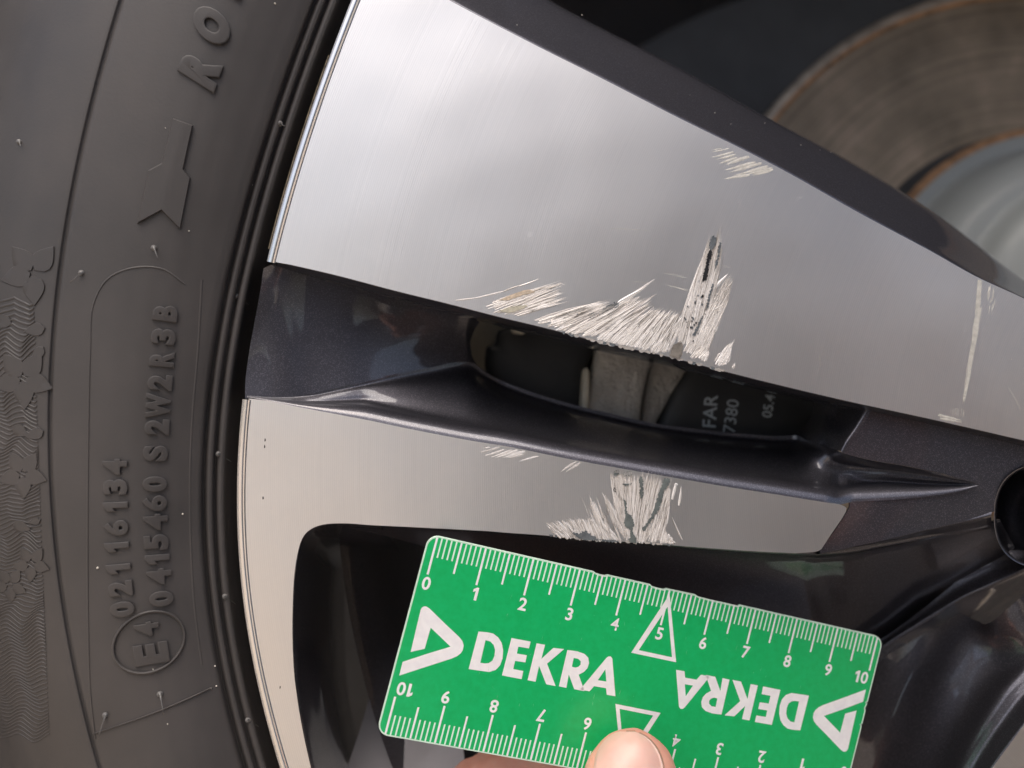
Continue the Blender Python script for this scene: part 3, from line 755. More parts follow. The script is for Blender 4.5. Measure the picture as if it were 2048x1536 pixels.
# car flank round the arch
mcar = simple('car_body_paint', (.035, .037, .042), .3, .3, 1.0, var=.05)
vs = []; fs = []; n = 80
for k in range(n):
    a = math.radians(-30+240*k/(n-1)); r0 = .385; dx, dz = math.cos(a), math.sin(a)
    R1 = max(r0+.05, min(.75/abs(dx) if abs(dx) > 1e-3 else 9, .52/max(dz, 1e-3) if dz > 0 else 9, .9))
    for r, d in ((r0, .012), (r0+.006, .006), (r0+.03, .004), (R1, .012)):
        vs.append((c.x+r*dx, d, c.z+r*dz))
fs = grid_faces(n, 4); car = mesh('car_flank', vs, fs, mcar, None, True); car.location = (0, 0, 0)
tag(car, 'dark car body panel curving round the wheel arch', 'car body')
#---RULER---
# ---------------------------------------------------------------- green ruler card
RW, RT, RWID = np.array((-0.003354, -0.182089, 0.259142)), np.array((-14.980792, 31.311021, 152.017279)), 37.173075
def rodr(w):
    th = np.linalg.norm(w); k = w/th; K_ = np.array([[0, -k[2], k[1]], [k[2], 0, -k[0]], [-k[1], k[0], 0]])
    return np.eye(3)+math.sin(th)*K_+(1-math.cos(th))*K_@K_
RR = rodr(RW)
def RU(u, v, lift=0.0):
    q = RR@np.array((u, v, -lift))+RT; return Vector((q[0], q[2]-DF, -q[1]))/1000
def to_uv(px, py):
    d = np.array(((px-1024)/FP, (py-768)/FP, 1.0)); nrm = RR[:, 2]; k = (nrm@RT)/(nrm@d); return tuple((RR.T@(d*k-RT))[:2])
def Z2(x, y): return to_uv(700+x*700/2048, 1011+y*525/1536)
def print_mat(name, c, c2, sc=700):
    m, t, b = mat(name); pos = wpos(t); n = noise(t, pos, sc, 3, .6)
    t.links.new(ramp(t, n, [(.32, c), (.68, c2)]), b.inputs['Base Color'])
    setin(b, Roughness=.38); bump(t, noise(t, pos, 1400, 2, .6), .12, .0001, b.inputs['Normal']); setin(b, **{'Coat Weight': .25, 'Coat Roughness': .2})
    return m
M_GREEN = print_mat('ruler_green', (.001, .40, .105), (.003, .45, .13)); M_WHITE = print_mat('ruler_white_print', (.80, .78, .79), (.88, .87, .86), 500)
M_EDGE = simple('ruler_edge_white', (.62, .80, .66), .35, var=.1, vscale=500)
M_TICK = simple('ruler_pale_tick', (.70, .86, .72), .4, var=.06, vscale=500)
ruler = empty('ruler', tuple(RU(50, RWID/2))); tag(ruler, 'green plastic ten centimetre ruler card with white scales and lettering', 'ruler')
U0, U1, V0, V1, CR_ = -1.75, 101.5, -1.45, RWID+1.45, 2.3
def card_outline(inset=0.0, seg_=10, nicks=True):
    u0, u1, v0, v1, r = U0+inset, U1-inset, V0+inset, V1-inset, CR_-inset; pts = []
    for cx_, cy_, a0 in ((u0+r, v0+r, 180), (u1-r, v0+r, 270), (u1-r, v1-r, 0), (u0+r, v1-r, 90)):
        for k in range(seg_+1):
            a = math.radians(a0+90*k/seg_); pts.append((cx_+r*math.cos(a), cy_+r*math.sin(a)))
        if a0 == 180 and nicks:      # worn nicks along the top edge
            for u, d in ((33.0,0),(33.6,.25),(34.6,.34),(35.6,.30),(36.2,.02),(45.6,0),(46.0,.30),(47.2,.42),(48.8,.38),(49.4,.08),(55.9,0),(56.8,.3),(60.0,.38),(63.0,.34),(66.0,.36),(66.4,.02)): pts.append((u, v0+d))
        if a0 == 270 and nicks:
            for v, d in ((13.0,0),(13.2,.35),(13.5,0),(14.6,.3),(14.9,0),(18.0,0),(18.2,.4),(18.5,0)): pts.append((u1-d, v))
    return pts
def ruler_part(name, loops, lo, hi, m, parent=ruler, smooth=False):
    """loops in ruler millimetres, top face at height hi, sides down to lo"""
    V = []; F = []; base = 0
    flat = [[Vector((u, v, 0)) for u, v in l] for l in loops]; top = [RU(u, v, hi) for l in loops for u, v in l]
    V += top
    for t in tessellate_polygon(flat): F.append(tuple(t))
    if hi > lo:
        for l in loops:
            n = len(l); o_ = len(V); V += [RU(u, v, lo) for u, v in l]
            for i in range(n): F.append((base+i, base+(i+1) % n, o_+(i+1) % n, o_+i))
            base += n
    me = bpy.data.meshes.new(name); me.from_pydata([tuple(v) for v in V], [], F)
    bm = bmesh.new(); bm.from_mesh(me); bmesh.ops.recalc_face_normals(bm, faces=bm.faces); bm.to_mesh(me); bm.free()
    nz = Vector(RR[:, 2]); nz = Vector((nz.x, nz.z, -nz.y))
    if sum(p.normal.dot(nz)*p.area for p in me.polygons if abs(p.normal.dot(nz)) > .9) > 0: me.flip_normals()
    return link(name, me, m, parent, smooth)
ruler_part('card', [card_outline(0)], -.62, .0, M_EDGE)
ruler_part('printed_face', [card_outline(.28, nicks=True)], -.01, .012, M_GREEN)
def rot180(p): return (100-p[0], RWID-p[1])
for side_ in (0, 1):
    for k in range(101):
        ln = 6.3 if k % 10 == 0 else (5.1 if k % 5 == 0 else 2.75); w = .21 if k % 10 == 0 else (.19 if k % 5 == 0 else .155)
        q = [(k-w, V0+.30), (k+w, V0+.30), (k+w, ln), (k-w, ln)]
        if side_: q = [(100-u, RWID-v) for u, v in q]
        ruler_part('tick_mark', [q], .012, .022, M_TICK if k % 5 else M_WHITE)
def ruler_glyph(txt, u, v, h, m=M_WHITE, flip=False, bold=.022, wide=1.0, name='printed_number'):
    if txt == '4': bold = .006
    if txt == '5' and flip: v -= .9
    me = font_mesh(txt, bold); vv = np.array([tuple(q.co) for q in me.vertices]); lo, hi = vv.min(0), vv.max(0); s = h/(hi[1]-lo[1])
    for q, c_ in zip(me.vertices, vv):
        a = u+(c_[0]-(lo[0]+hi[0])/2)*s*wide; b_ = v-(c_[1]-(lo[1]+hi[1])/2)*s
        if flip: a, b_ = 100-a, RWID-b_
        q.co = RU(a, b_, .024)
    me.update()
    if sum(p.normal.y for p in me.polygons) > 0: me.flip_normals()
    return link(name, me, m, ruler, False)
for k in range(11):
    u = k+0; uu = 10*k+(.21 if k < 10 else -1.5)
    for fl in (False, True):
        if k == 10: ruler_glyph('1', uu-1.1, 8.05, 2.6, flip=fl); ruler_glyph('0', uu+.75, 8.05, 2.65, flip=fl)
        else: ruler_glyph(str(k), uu, 8.05, 2.6, flip=fl)
LOGO = [(355,857),(385,730),(413,612),(420,598),(432,590),(448,591),(466,603),(555,690),(638,768),(658,793),(665,818),(660,845),(648,865),(625,882),(590,897),(440,945),(288,995),(308,915),(450,868),(588,826),(530,770),(472,715),(437,838)]
LET = [
 [[(752,737),(800,741),(838,749),(868,772),(888,805),(896,845),(893,895),(878,935),(852,962),(815,974),(770,968),(694,957)],[(793,788),(820,795),(840,815),(849,845),(845,880),(833,908),(812,922),(790,924),(762,920)]],
 [[(945,775),(1057,796),(1047,836),(985,826),(976,866),(1035,876),(1026,918),(966,909),(955,957),(1014,968),(1004,1016),(889,994)]],
 [[(1092,806),(1141,815),(1120,897),(1190,833),(1253,840),(1153,925),(1203,1056),(1148,1046),(1106,938),(1086,1031),(1039,1022)]],
 [[(1272,845),(1330,853),(1372,868),(1394,890),(1399,922),(1389,952),(1368,974),(1338,990),(1372,1086),(1312,1075),(1280,988),(1266,1067),(1222,1058)],[(1309,892),(1335,897),(1350,912),(1349,931),(1336,944),(1318,948),(1298,943)]],
 [[(1500,892),(1512,883),(1526,883),(1535,896),(1553,1116),(1502,1107),(1498,1069),(1428,1057),(1401,1087),(1346,1077)],[(1494,958),(1500,1030),(1450,1022)]],
]
TRI = [[(1870,519),(1908,917),(1645,861)],[(1858,592),(1884,888),(1689,846)]]
for fl in (False, True):
    f_ = (lambda p: rot180(p)) if fl else (lambda p: p)
    ruler_part('printed_emblem', [[f_(Z2(*q)) for q in LOGO]], .012, .024, M_WHITE)
    for L_ in LET: ruler_part('printed_letter', [[f_(Z2(*q)) for q in l] for l in L_], .012, .024, M_WHITE)
    ruler_part('printed_triangle', [[f_(Z2(*q)) for q in l] for l in TRI], .025, .030, M_WHITE)
# fine wear: pale hairline scratches
M_SCR = simple('ruler_hair_scratch', (.35, .70, .42), .5)
vs = []; fs = []
for k in range(70):
    x, y_ = random.uniform(930, 1640), random.uniform(1180, 1440); u, v = to_uv(x, y_); a = math.radians(random.choice((80, 95, 100, 30))+random.uniform(-8, 8)); ln = random.uniform(.3, 1.6); w = random.uniform(.012, .03)
    if not (1 < u < 99 and 6 < v < RWID-6): continue
    du, dv = math.cos(a)*ln/2, math.sin(a)*ln/2; b0 = len(vs)
    vs += [RU(u-du, v-dv, .036), RU(u+w, v, .036), RU(u+du, v+dv, .036), RU(u-w, v, .036)]; fs.append((b0, b0+1, b0+2, b0+3))
tag(mesh('hair_scratches', vs, fs, M_SCR, ruler, False), kind='stuff')

# ---------------------------------------------------------------- scrapes on the machined faces
def make_burr():
    m, t, b = mat('torn_aluminium'); pos = wpos(t)
    at = node(t, 'ShaderNodeAttribute', attribute_name='wear')
    n = noise(t, pos, 2600, 3, .7)
    f = mth(t, 'ADD', mth(t, 'MULTIPLY', at.outputs['Fac'], .8), mth(t, 'MULTIPLY', n, .25))
    t.links.new(ramp(t, f, [(.05, (.30, .275, .25)), (.2, (.52, .49, .46)), (.55, (.68, .65, .62)), (1, (.78, .76, .74))]), b.inputs['Base Color'])
    setin(b, Metallic=.35, Roughness=.5); bump(t, n, .5, .0002, b.inputs['Normal'])
    return m
M_BURR = make_burr()
M_GOUGE = simple('bare_gouge_grey', (.13, .145, .155), .5, .4, 0, 2500, .6, .0002, .35, 500)
M_BLACK = simple('black_paint_fleck', (.012, .012, .014), .4)
M_RUB2 = simple('pale_rub_mark', (.62, .60, .54), .5, .5, 0, 2500, .4, .0001, .2, 700)
def scrape(name, slivers, m, parent, lab=None, y=0.0, h=(.03, .10)):
    """slivers: (x0,y0,x1,y1,width px): tapered raised splinters of torn metal, each with a ridge"""
    vs = []; fs = []; wear = []
    for (x0, y0, x1, y1, w) in slivers:
        a, b = np.array((x0, y0), float), np.array((x1, y1), float); t = b-a; L_ = np.linalg.norm(t)
        if L_ < 1: continue
        t /= L_; n = np.array((-t[1], t[0])); hh = random.uniform(*h); c_ = random.random(); b0 = len(vs); bend = random.uniform(-.02, .02)*L_
        for s, k in ((0, .55), (.25, 1), (.6, .8), (.85, .4), (1, .03)):
            c = a+t*L_*s+n*bend*math.sin(s*math.pi); ww = w/2*k*random.uniform(.8, 1.2)
            vs += [P(*(c-n*ww), y-.004), P(*(c-n*ww*.1), y-.006-hh*(k**.5)), P(*(c+n*ww), y-.004)]
        for i in range(4):
            for j in range(2): fs.append((b0+i*3+j, b0+i*3+j+1, b0+i*3+j+4, b0+i*3+j+3)); wear.append(c_)
    o = mesh(name, vs, fs, m, parent, False)
    at = o.data.attributes.new('wear', 'FLOAT', 'FACE'); at.data.foreach_set('value', wear)
    if sum(p.normal.y for p in o.data.polygons) > 0: o.data.flip_normals()
    if lab: tag(o, lab)
    return o
def comb(bases, tips, n, w, jit=.12, back=0.0, spread=3.0):
    """n splinters between a base line and a tip line"""
    B, T = np.array(bases, float), np.array(tips, float); u = np.linspace(0, 1, len(B)); out = []
    for i in range(n):
        s = random.random(); b = np.array([np.interp(s, u, B[:, k]) for k in (0, 1)]); t = np.array([np.interp(s, u, T[:, k]) for k in (0, 1)])
        q0 = random.random()**1.3*.45; q1 = 1-random.random()**2*.6-jit*random.random()
        if q1 < q0+.15: q1 = q0+.15
        d = t-b; o_ = np.random.uniform(-spread, spread, 2)*.5
        a_, c_ = b+d*q0+o_, b+d*q1+o_*.5
        out.append((a_[0], a_[1], c_[0], c_[1], random.uniform(.6, 1.25)*w))
    for i in range(n//4):       # faint feathering beyond the torn metal
        s = random.random(); b = np.array([np.interp(s, u, B[:, k]) for k in (0, 1)]); t = np.array([np.interp(s, u, T[:, k]) for k in (0, 1)]); d = t-b
        a_, c_ = b+d*random.uniform(.3, .7), b+d*random.uniform(.88, 1.05); out.append((a_[0], a_[1], c_[0], c_[1], random.uniform(1.0, 2.0)))
    return out
def C5(x, y): return (900+x*600/2048, 440+y*300/1024)
def C4(x, y): return (950+x*500/2048, 850+y*375/1536)
def sl(f, a, b, w): return (*f(*a), *f(*b), w)
# long curved scores and the splintered band at the lower edge
s1 = [sl(C5,(45,548),(230,522),3.2), sl(C5,(180,532),(400,478),3.6), sl(C5,(360,490),(500,440),3.4), sl(C5,(470,452),(612,400),3.2)]
s1 += comb([C5(150,600),C5(330,640),C5(460,655)], [C5(775,408),C5(775,450),C5(800,560)], 80, 4.2)
scrape('scrape', s1, M_BURR, face1, 'short curved scores at the left end of the band')
s2 = comb([C5(560,690),C5(700,745),C5(790,770),C5(900,795)], [C5(1070,540),C5(1120,580),C5(1260,520),C5(1300,540)], 170, 4.2)
s2 += [sl(C5,(1120,590),(1398,402),9), sl(C5,(1060,640),(1330,465),7), sl(C5,(1150,560),(1340,450),7), sl(C5,(1200,640),(1412,503),6), sl(C5,(1130,700),(1380,530),7), sl(C5,(1180,600),(1300,520),8), sl(C5,(1000,650),(1160,600),8)]
s2 += comb([C5(900,795),C5(1100,840),C5(1270,875),C5(1400,905)], [C5(1330,520),C5(1400,600),C5(1480,600),C5(1620,625)], 300, 5.6)
s2 += comb([C5(1000,820),C5(1200,860),C5(1480,925)], [C5(1180,660),C5(1390,640),C5(1600,700)], 330, 5.8)
scrape('scrape', s2, M_BURR, face1, 'splintered band of scratches along the lower edge')
s3 = comb([C5(1545,830),C5(1600,850),C5(1680,900)], [C5(1700,330),C5(1765,130),C5(1800,100)], 190, 5.4, spread=8)
s3 += comb([C5(1600,840),C5(1650,880),C5(1700,900)], [C5(1832,70),C5(1850,80),C5(1858,230)], 200, 5.4, spread=8)
s3 += comb([C5(1600,900),C5(1660,920),C5(1740,900)], [C5(1900,370),C5(1935,415),C5(1897,560)], 230, 4.6, spread=7)
s3 += comb([C5(1640,940),C5(1700,955),C5(1740,965)], [C5(1740,850),C5(1770,880),C5(1775,900)], 50, 6)
s3 += [sl(C5,(1700,560),(1702,325),6), sl(C5,(1660,640),(1690,400),6), sl(C5,(1790,620),(1895,555),5), sl(C5,(1770,500),(1900,365),7), sl(C5,(1740,620),(1936,415),8)]
scrape('scrape', s3, M_BURR, face1, 'tall pale gouge rising from the lower edge', h=(.04, .16))
def grooves(bases, tips, n, parent, w=1.1):
    sl_ = comb(bases, tips, int(n*.6), w, spread=3); out = []
    for a in sl_:
        a = np.array(a); k = random.uniform(.25, .6); b = a[:2]+(a[2:4]-a[:2])*k; o_ = random.uniform(0, 1-k)*(a[2:4]-a[:2]); out.append((*(a[:2]+o_), *(b+o_), a[4]))
    scrape('score_line', out, M_SCORE, parent, y=-.10, h=(.03, .08))
M_SCORE = simple('dark_score', (.36, .335, .31), .5, .6, var=.4, vscale=1500)
grooves([C5(1545,830),C5(1640,890),C5(1740,920)], [C5(1700,330),C5(1840,130),C5(1935,415)], 80, face1)
grooves([C5(600,700),C5(900,795),C5(1270,875),C5(1500,925)], [C5(1070,540),C5(1300,540),C5(1480,600),C5(1620,625)], 110, face1)
grooves([C5(150,600),C5(330,640),C5(460,655)], [C5(775,408),C5(775,450),C5(800,560)], 22, face1)
s4 = comb([C5(1790,985),C5(1850,1000),C5(1890,990)], [C5(1880,860),C5(1945,815),C5(1915,900)], 42, 5.5)+[sl(C5,(1930,1015),(1947,975),5), sl(C5,(1925,1005),(1950,990),3)]
scrape('scrape', s4, M_BURR, face1, 'small leaf shaped scrape beside the tall gouge')
def jag(pts, amp, n, y, m, parent, lab=None, name='gouge'):
    p = cr(pts+[pts[0]], n)[:-1]; p = p+np.random.uniform(-amp, amp, p.shape)
    vs = [P(q[0], q[1], y) for q in p]; t = tessellate_polygon([[Vector((q[0], q[1], 0)) for q in p]])
    o = mesh(name, vs, [tuple(k) for k in t], m, parent, False)
    if sum(f.normal.y*f.area for f in o.data.polygons) > 0: o.data.flip_normals()
    if lab: tag(o, lab)
jag([C5(1800,105),C5(1820,130),C5(1800,190),C5(1775,215),C5(1770,180),C5(1780,130)], 1.5, 60, -.22, M_GOUGE, face1)
jag([C5(1782,200),C5(1790,235),C5(1765,300),C5(1762,365),C5(1745,412),C5(1728,415),C5(1730,370),C5(1748,300),C5(1762,230)], 1.8, 80, -.225, M_BLACK, face1, 'black streak in the tall gouge')
jag([C5(1838,150),C5(1852,160),C5(1840,230),C5(1815,330),C5(1808,330),C5(1828,230)], 1.5, 70, -.22, M_GOUGE, face1)
jag([C5(1795,430),C5(1800,445),C5(1775,530),C5(1760,600),C5(1745,620),C5(1765,520)], 1.5, 70, -.22, M_GOUGE, face1)
jag([C5(1720,650),C5(1725,665),C5(1680,770),C5(1655,790),C5(1690,720)], 1.5, 60, -.22, M_GOUGE, face1)
jag([C5(940,655),C5(960,632),C5(1010,625),C5(1080,582),C5(1140,562),C5(1152,590),C5(1090,615),C5(1020,650),C5(960,668)], 1.8, 110, -.062, M_GOUGE, face1)
jag([C5(1500,925),C5(1530,850),C5(1585,838),C5(1590,870),C5(1570,945),C5(1520,935)], .6, 40, -.21, simple('grey_brown_smear', (.22, .20, .175), .5, .4, var=.3, vscale=900), face1, 'grey brown smear at the foot of the gouge')
vs_ = []
for _ in range(26):
    s = random.random(); c_ = np.array(C5(1600+130*s+random.uniform(-40, 60), 720-330*s+random.uniform(-50, 180)))
    r_ = random.uniform(.8, 2.2); jag([tuple(c_+np.array((math.cos(k)*r_*random.uniform(.6, 1.3), math.sin(k)*r_*1.6))) for k in (0, 1.2, 2.5, 3.8, 5)], .3, 10, -.225, M_BLACK if random.random() < .5 else M_GOUGE, face1, name='paint_fleck')
tanm = simple('tan_smear', (.55, .45, .34), .55, .3, var=.25, vscale=1500)
jag([C5(330,548),C5(430,505),C5(540,476),C5(580,492),C5(500,512),C5(400,545)], .7, 50, -.14, tanm, face1)
jag([C5(330,620),C5(420,590),C5(530,585),C5(500,605),C5(400,632)], .8, 40, -.14, simple('olive_smear', (.46, .43, .34), .55, .3, var=.25, vscale=1500), face1)
# faint yellowish rubs at the top edge and rub marks at the right
def C6(x, y): return (1350+x*300/2048, 250+y*225/1536)
s5 = [sl(C6,a,b,w) for a, b, w in (((650,345),(510,368),2.6),((745,318),(600,350),2.4),((800,365),(500,442),5),((830,400),(560,470),4.4),((850,445),(600,530),5),((1010,430),(690,545),8),((960,455),(780,500),8),((1100,505),(670,620),6),((1180,520),(740,650),7),((1270,560),(930,660),7),((1330,590),(1000,670),9),((1340,610),(1050,690),6),((1020,680),(670,740),6),((640,315),(500,345),2.4),((1250,590),(800,690),5))]
scrape('scrape', s5, M_RUB2, face1, 'faint yellowish rub marks at the top edge', h=(.008, .02))
def C7(x, y): return (1348+x*700/2048, 500+y*525/1536)
s6 = []
for k in range(26):
    j = random.uniform(-11, 11); s_a = random.uniform(0, .7); s_b = min(1, s_a+random.uniform(.2, .5)); f_ = lambda s: (np.interp(s, [0,.25,.55,.85,1], [1792,1790,1752,1712,1690])+j, np.interp(s, [0,.25,.55,.85,1], [165,320,560,800,900]))
    s6.append(sl(C7, f_(s_a), f_(s_b), random.uniform(1.5, 4)))
s6 += [sl(C7,(1783,175),(1770,420),6), sl(C7,(1765,400),(1735,660),9), sl(C7,(1740,620),(1712,820),7), sl(C7,(1715,800),(1690,890),6)]
for k in range(12):
    x = random.uniform(1835, 1890); y_ = random.uniform(200, 330); s6.append(sl(C7, (x, y_), (x-8, y_+random.uniform(30, 90)), random.uniform(.8, 2)))
scrape('scrape', s6, M_RUB2, face1, 'long pale vertical rub mark near the right edge', h=(.006, .015))
s7 = [sl(C7,(1545,968),(1690,1000),5), sl(C7,(1555,985),(1690,1008),5), sl(C7,(1550,960),(1600,985),4)]+[sl(C7, (x, 925+random.uniform(-6, 8)), (x+3, 985), .8) for x in (1625,1634,1646,1655,1664,1680,1692)]
scrape('scrape', s7, M_RUB2, face1, 'short pale smudge on the lower edge at the right', h=(.006, .012))
s8 = [sl(C7,(1955,800),(2040,960),1.0), sl(C7,(850,610),(858,690),1.0), sl(C7,(0,150),(90,165),.9), sl(C7,(0,215),(98,245),1.1), sl(C5,(1240,420),(1400,425),1), sl(C5,(1460,365),(1610,388),1), sl(C5,(1480,445),(1660,485),1.3), sl(C5,(1100,60),(1370,75),1), sl(C5,(1860,310),(1920,330),.9)]
scrape('hair_scratch', s8, M_RUB2, face1, h=(.002, .004))
# lower face
s9 = [sl(C4,a,b,w) for a, b, w in (((205,178),(40,222),3.4),((240,200),(75,252),4),((300,205),(130,265),5),((350,205),(170,268),6),((410,215),(230,268),7),((400,240),(260,270),5),((520,255),(360,298),3.6),((830,300),(700,385),5),((865,308),(740,385),5),((120,182),(75,190),1.6))]
scrape('scrape', s9, M_BURR, face2, 'short pale scores under the bright shoulder', h=(.01, .03))
s10 = comb([C4(700,925),C4(850,940),C4(1000,955),C4(1200,965)], [C4(565,810),C4(720,765),C4(930,745),C4(1040,800)], 210, 4.2)
s10 += comb([C4(1000,955),C4(1200,965),C4(1260,968)], [C4(860,575),C4(1030,540),C4(1130,590)], 20, 5)
s10 += comb([C4(1150,860),C4(1210,900),C4(1280,940)], [C4(1035,545),C4(1075,580),C4(1120,650)], 34, 4.5)
s10 += comb([C4(1200,800),C4(1250,900),C4(1300,960)], [C4(1105,390),C4(1190,370),C4(1300,380)], 280, 5, spread=10)
s10 += comb([C4(1290,960),C4(1330,960),C4(1400,960)], [C4(1320,400),C4(1440,395),C4(1520,430)], 280, 5, spread=10)
s10 += comb([C4(1330,960),C4(1440,960),C4(1540,920)], [C4(1480,420),C4(1615,440),C4(1600,620)], 200, 4.6, spread=7)
s10 += comb([C4(1440,965),C4(1560,970),C4(1630,975)], [C4(1500,840),C4(1560,850),C4(1630,950)], 60, 5)
s10 += [sl(C4,(1650,500),(1640,475),8), sl(C4,(1615,610),(1650,470),7), sl(C4,(1670,660),(1690,500),6), sl(C4,(1700,945),(1610,745),3)]
scrape('scrape', s10, M_BURR, face2, 'fan shaped gouge with grey green bare patches', h=(.04, .14))
grooves([C4(1200,800),C4(1330,960),C4(1540,920)], [C4(1105,390),C4(1440,395),C4(1600,620)], 120, face2)
grooves([C4(700,925),C4(1000,955),C4(1250,965)], [C4(565,810),C4(930,745),C4(1130,600)], 60, face2)
M_GG = simple('grey_green_bare_metal', (.135, .155, .15), .55, .4, 0, 2500, .6, .0002, .3, 500)
for pts, mm_ in (([C4(1205,440),C4(1240,420),C4(1290,425),C4(1285,470),C4(1240,500),C4(1205,470)], M_GG), ([C4(1210,390),C4(1290,385),C4(1285,405),C4(1215,412)], M_GG), ([C4(1140,380),C4(1180,372),C4(1170,410),C4(1145,410)], M_GG),
    ([C4(1345,425),C4(1368,425),C4(1375,520),C4(1370,600),C4(1355,600),C4(1350,500)], M_GG), ([C4(1545,440),C4(1600,445),C4(1545,560),C4(1500,700),C4(1440,790),C4(1380,870),C4(1370,850),C4(1420,790),C4(1470,680),C4(1510,540)], M_GG),
    ([C4(1210,600),C4(1235,630),C4(1250,720),C4(1285,750),C4(1300,830),C4(1290,870),C4(1330,960),C4(1270,960),C4(1270,860),C4(1225,820),C4(1230,720)], M_GG),
    ([C4(800,880),C4(850,890),C4(900,870),C4(960,905),C4(1010,940),C4(860,930)], M_GOUGE), ([C4(1010,850),C4(1040,880),C4(1100,930),C4(1180,955),C4(1060,950),C4(1020,900)], M_GOUGE), ([C4(1140,515),C4(1155,530),C4(1148,550),C4(1138,535)], M_BLACK)):
    jag(pts, 1.7, 90, -.2, mm_, face2)
# nicks where the scrapes run over the edge of each face
BOT_ = cr([(580,529)]+F1_BOT, 400)
for _ in range(46):
    x = random.uniform(1120, 1445); y_ = np.interp(x, BOT_[:, 0], BOT_[:, 1]); w_1 = random.uniform(2.5, 7); h_1 = random.uniform(1.0, 4.2)
    jag([(x-w_1, y_-3-w_1*.25), (x+w_1, y_-2+w_1*.25), (x+w_1*.6, y_+h_1*.6+w_1*.12), (x, y_+h_1), (x-w_1*.7, y_+h_1*.5-w_1*.12)], .6, 14, -.045-random.random()*.03, M_BURR if random.random() < .7 else M_GOUGE, face1, name='edge_nick')
B2_ = cr(list(reversed(F2_BOT)), 400)
for _ in range(30):
    x = random.uniform(1100, 1345); y_ = np.interp(x, B2_[:, 0], B2_[:, 1]); w_1 = random.uniform(2, 6); h_1 = random.uniform(.8, 3.2)
    jag([(x-w_1, y_-3), (x+w_1, y_-2), (x+w_1*.6, y_+h_1*.6), (x, y_+h_1), (x-w_1*.7, y_+h_1*.5)], .6, 14, -.045-random.random()*.03, M_BURR if random.random() < .7 else M_GOUGE, face2, name='edge_nick')
# dust and flecks on the faces and painted sides
for _ in range(70):
    x, y_ = random.uniform(1380, 2040), random.uniform(420, 860)
    if 450+(x-1400)*.25 < y_ < 700+(x-1400)*.25: grain(x, y_, random.choice((.035, .05, .07)), -.02, face1)
for x, y_, d in ((1664,1090,5),(1380,190,4.5),(1462,248,7),(1430,225,6),(1602,290,5.5),(1530,246,12),(1164,30,14),(1034,50,3),(1036,54,3),(1115,98,2.5),(1640,300,10),(1662,305,12),(1868,456,13),(1375,216,7)):
    grain(x, y_, random.choice((.06, .09, .12)), d-.3 if d < 20 else 0, wheel)
for x, y_ in ((530,880),(529,893),(526,996),(528,1374),(560,1375)): jag([(x-.8,y_-2),(x+.8,y_-4),(x+1,y_+2),(x-.8,y_+3)], .4, 10, -.03, M_BLACK, face2, name='paint_fleck')

# ---------------------------------------------------------------- the person holding the ruler and the phone
def organic(name, chains, voxel, m, parent, smooth_it=6, lab=None):
    """limbs as runs of overlapping balls fused into one continuous skin; chain = [(point, radius m), ...]"""
    bm = bmesh.new()
    for ch in chains:
        for (p0, r0), (p1, r1) in zip(ch[:-1], ch[1:]):
            p0, p1 = Vector(p0), Vector(p1); L_ = (p1-p0).length; n = max(2, int(L_/(min(r0, r1)*.45))+1)
            for k in range(n+1):
                s = k/n; mtx = Matrix.Translation(p0.lerp(p1, s)); bmesh.ops.create_icosphere(bm, subdivisions=2, radius=r0*(1-s)+r1*s, matrix=mtx)
    me = bpy.data.meshes.new(name); bm.to_mesh(me); bm.free()
    ob = bpy.data.objects.new(name, me); COL.objects.link(ob)
    md = ob.modifiers.new('r', 'REMESH'); md.mode = 'VOXEL'; md.voxel_size = voxel
    sm = ob.modifiers.new('s', 'SMOOTH'); sm.iterations = smooth_it; sm.factor = .5
    dg = bpy.context.evaluated_depsgraph_get(); out = bpy.data.meshes.new_from_object(ob.evaluated_get(dg)); bpy.data.objects.remove(ob)
    o = link(name, out, m, parent, True)
    if lab: tag(o, lab)
    return o
def make_skin():
    m, t, b = mat('skin'); pos = wpos(t)
    n = noise(t, pos, 90, 4, .6); n2 = noise(t, pos, 1300, 3, .6); n3 = noise(t, pos, 260, 3, .6)
    t.links.new(ramp(t, n, [(.3, (.54, .235, .18)), (.5, (.60, .30, .225)), (.72, (.63, .37, .28))]), b.inputs['Base Color'])
    h = mth(t, 'ADD', n2, mth(t, 'MULTIPLY', n3, 2.0)); bump(t, h, .35, .00012, b.inputs['Normal'])
    setin(b, Roughness=.55); setin(b, **{'Specular IOR Level': .3, 'Subsurface Weight': .3, 'Subsurface Scale': .004}); b.inputs['Subsurface Radius'].default_value = (1, .35, .2)
    return m
M_SKIN = make_skin()
M_NAIL = simple('fingernail', (.58, .36, .30), .38, 0, .0, var=.04, vscale=300, sss=.3)
person = empty('person', tuple(P(1300, 2300, 10))); tag(person, 'person in a grey jacket pressing the ruler with one thumb', 'person')
mm = .001
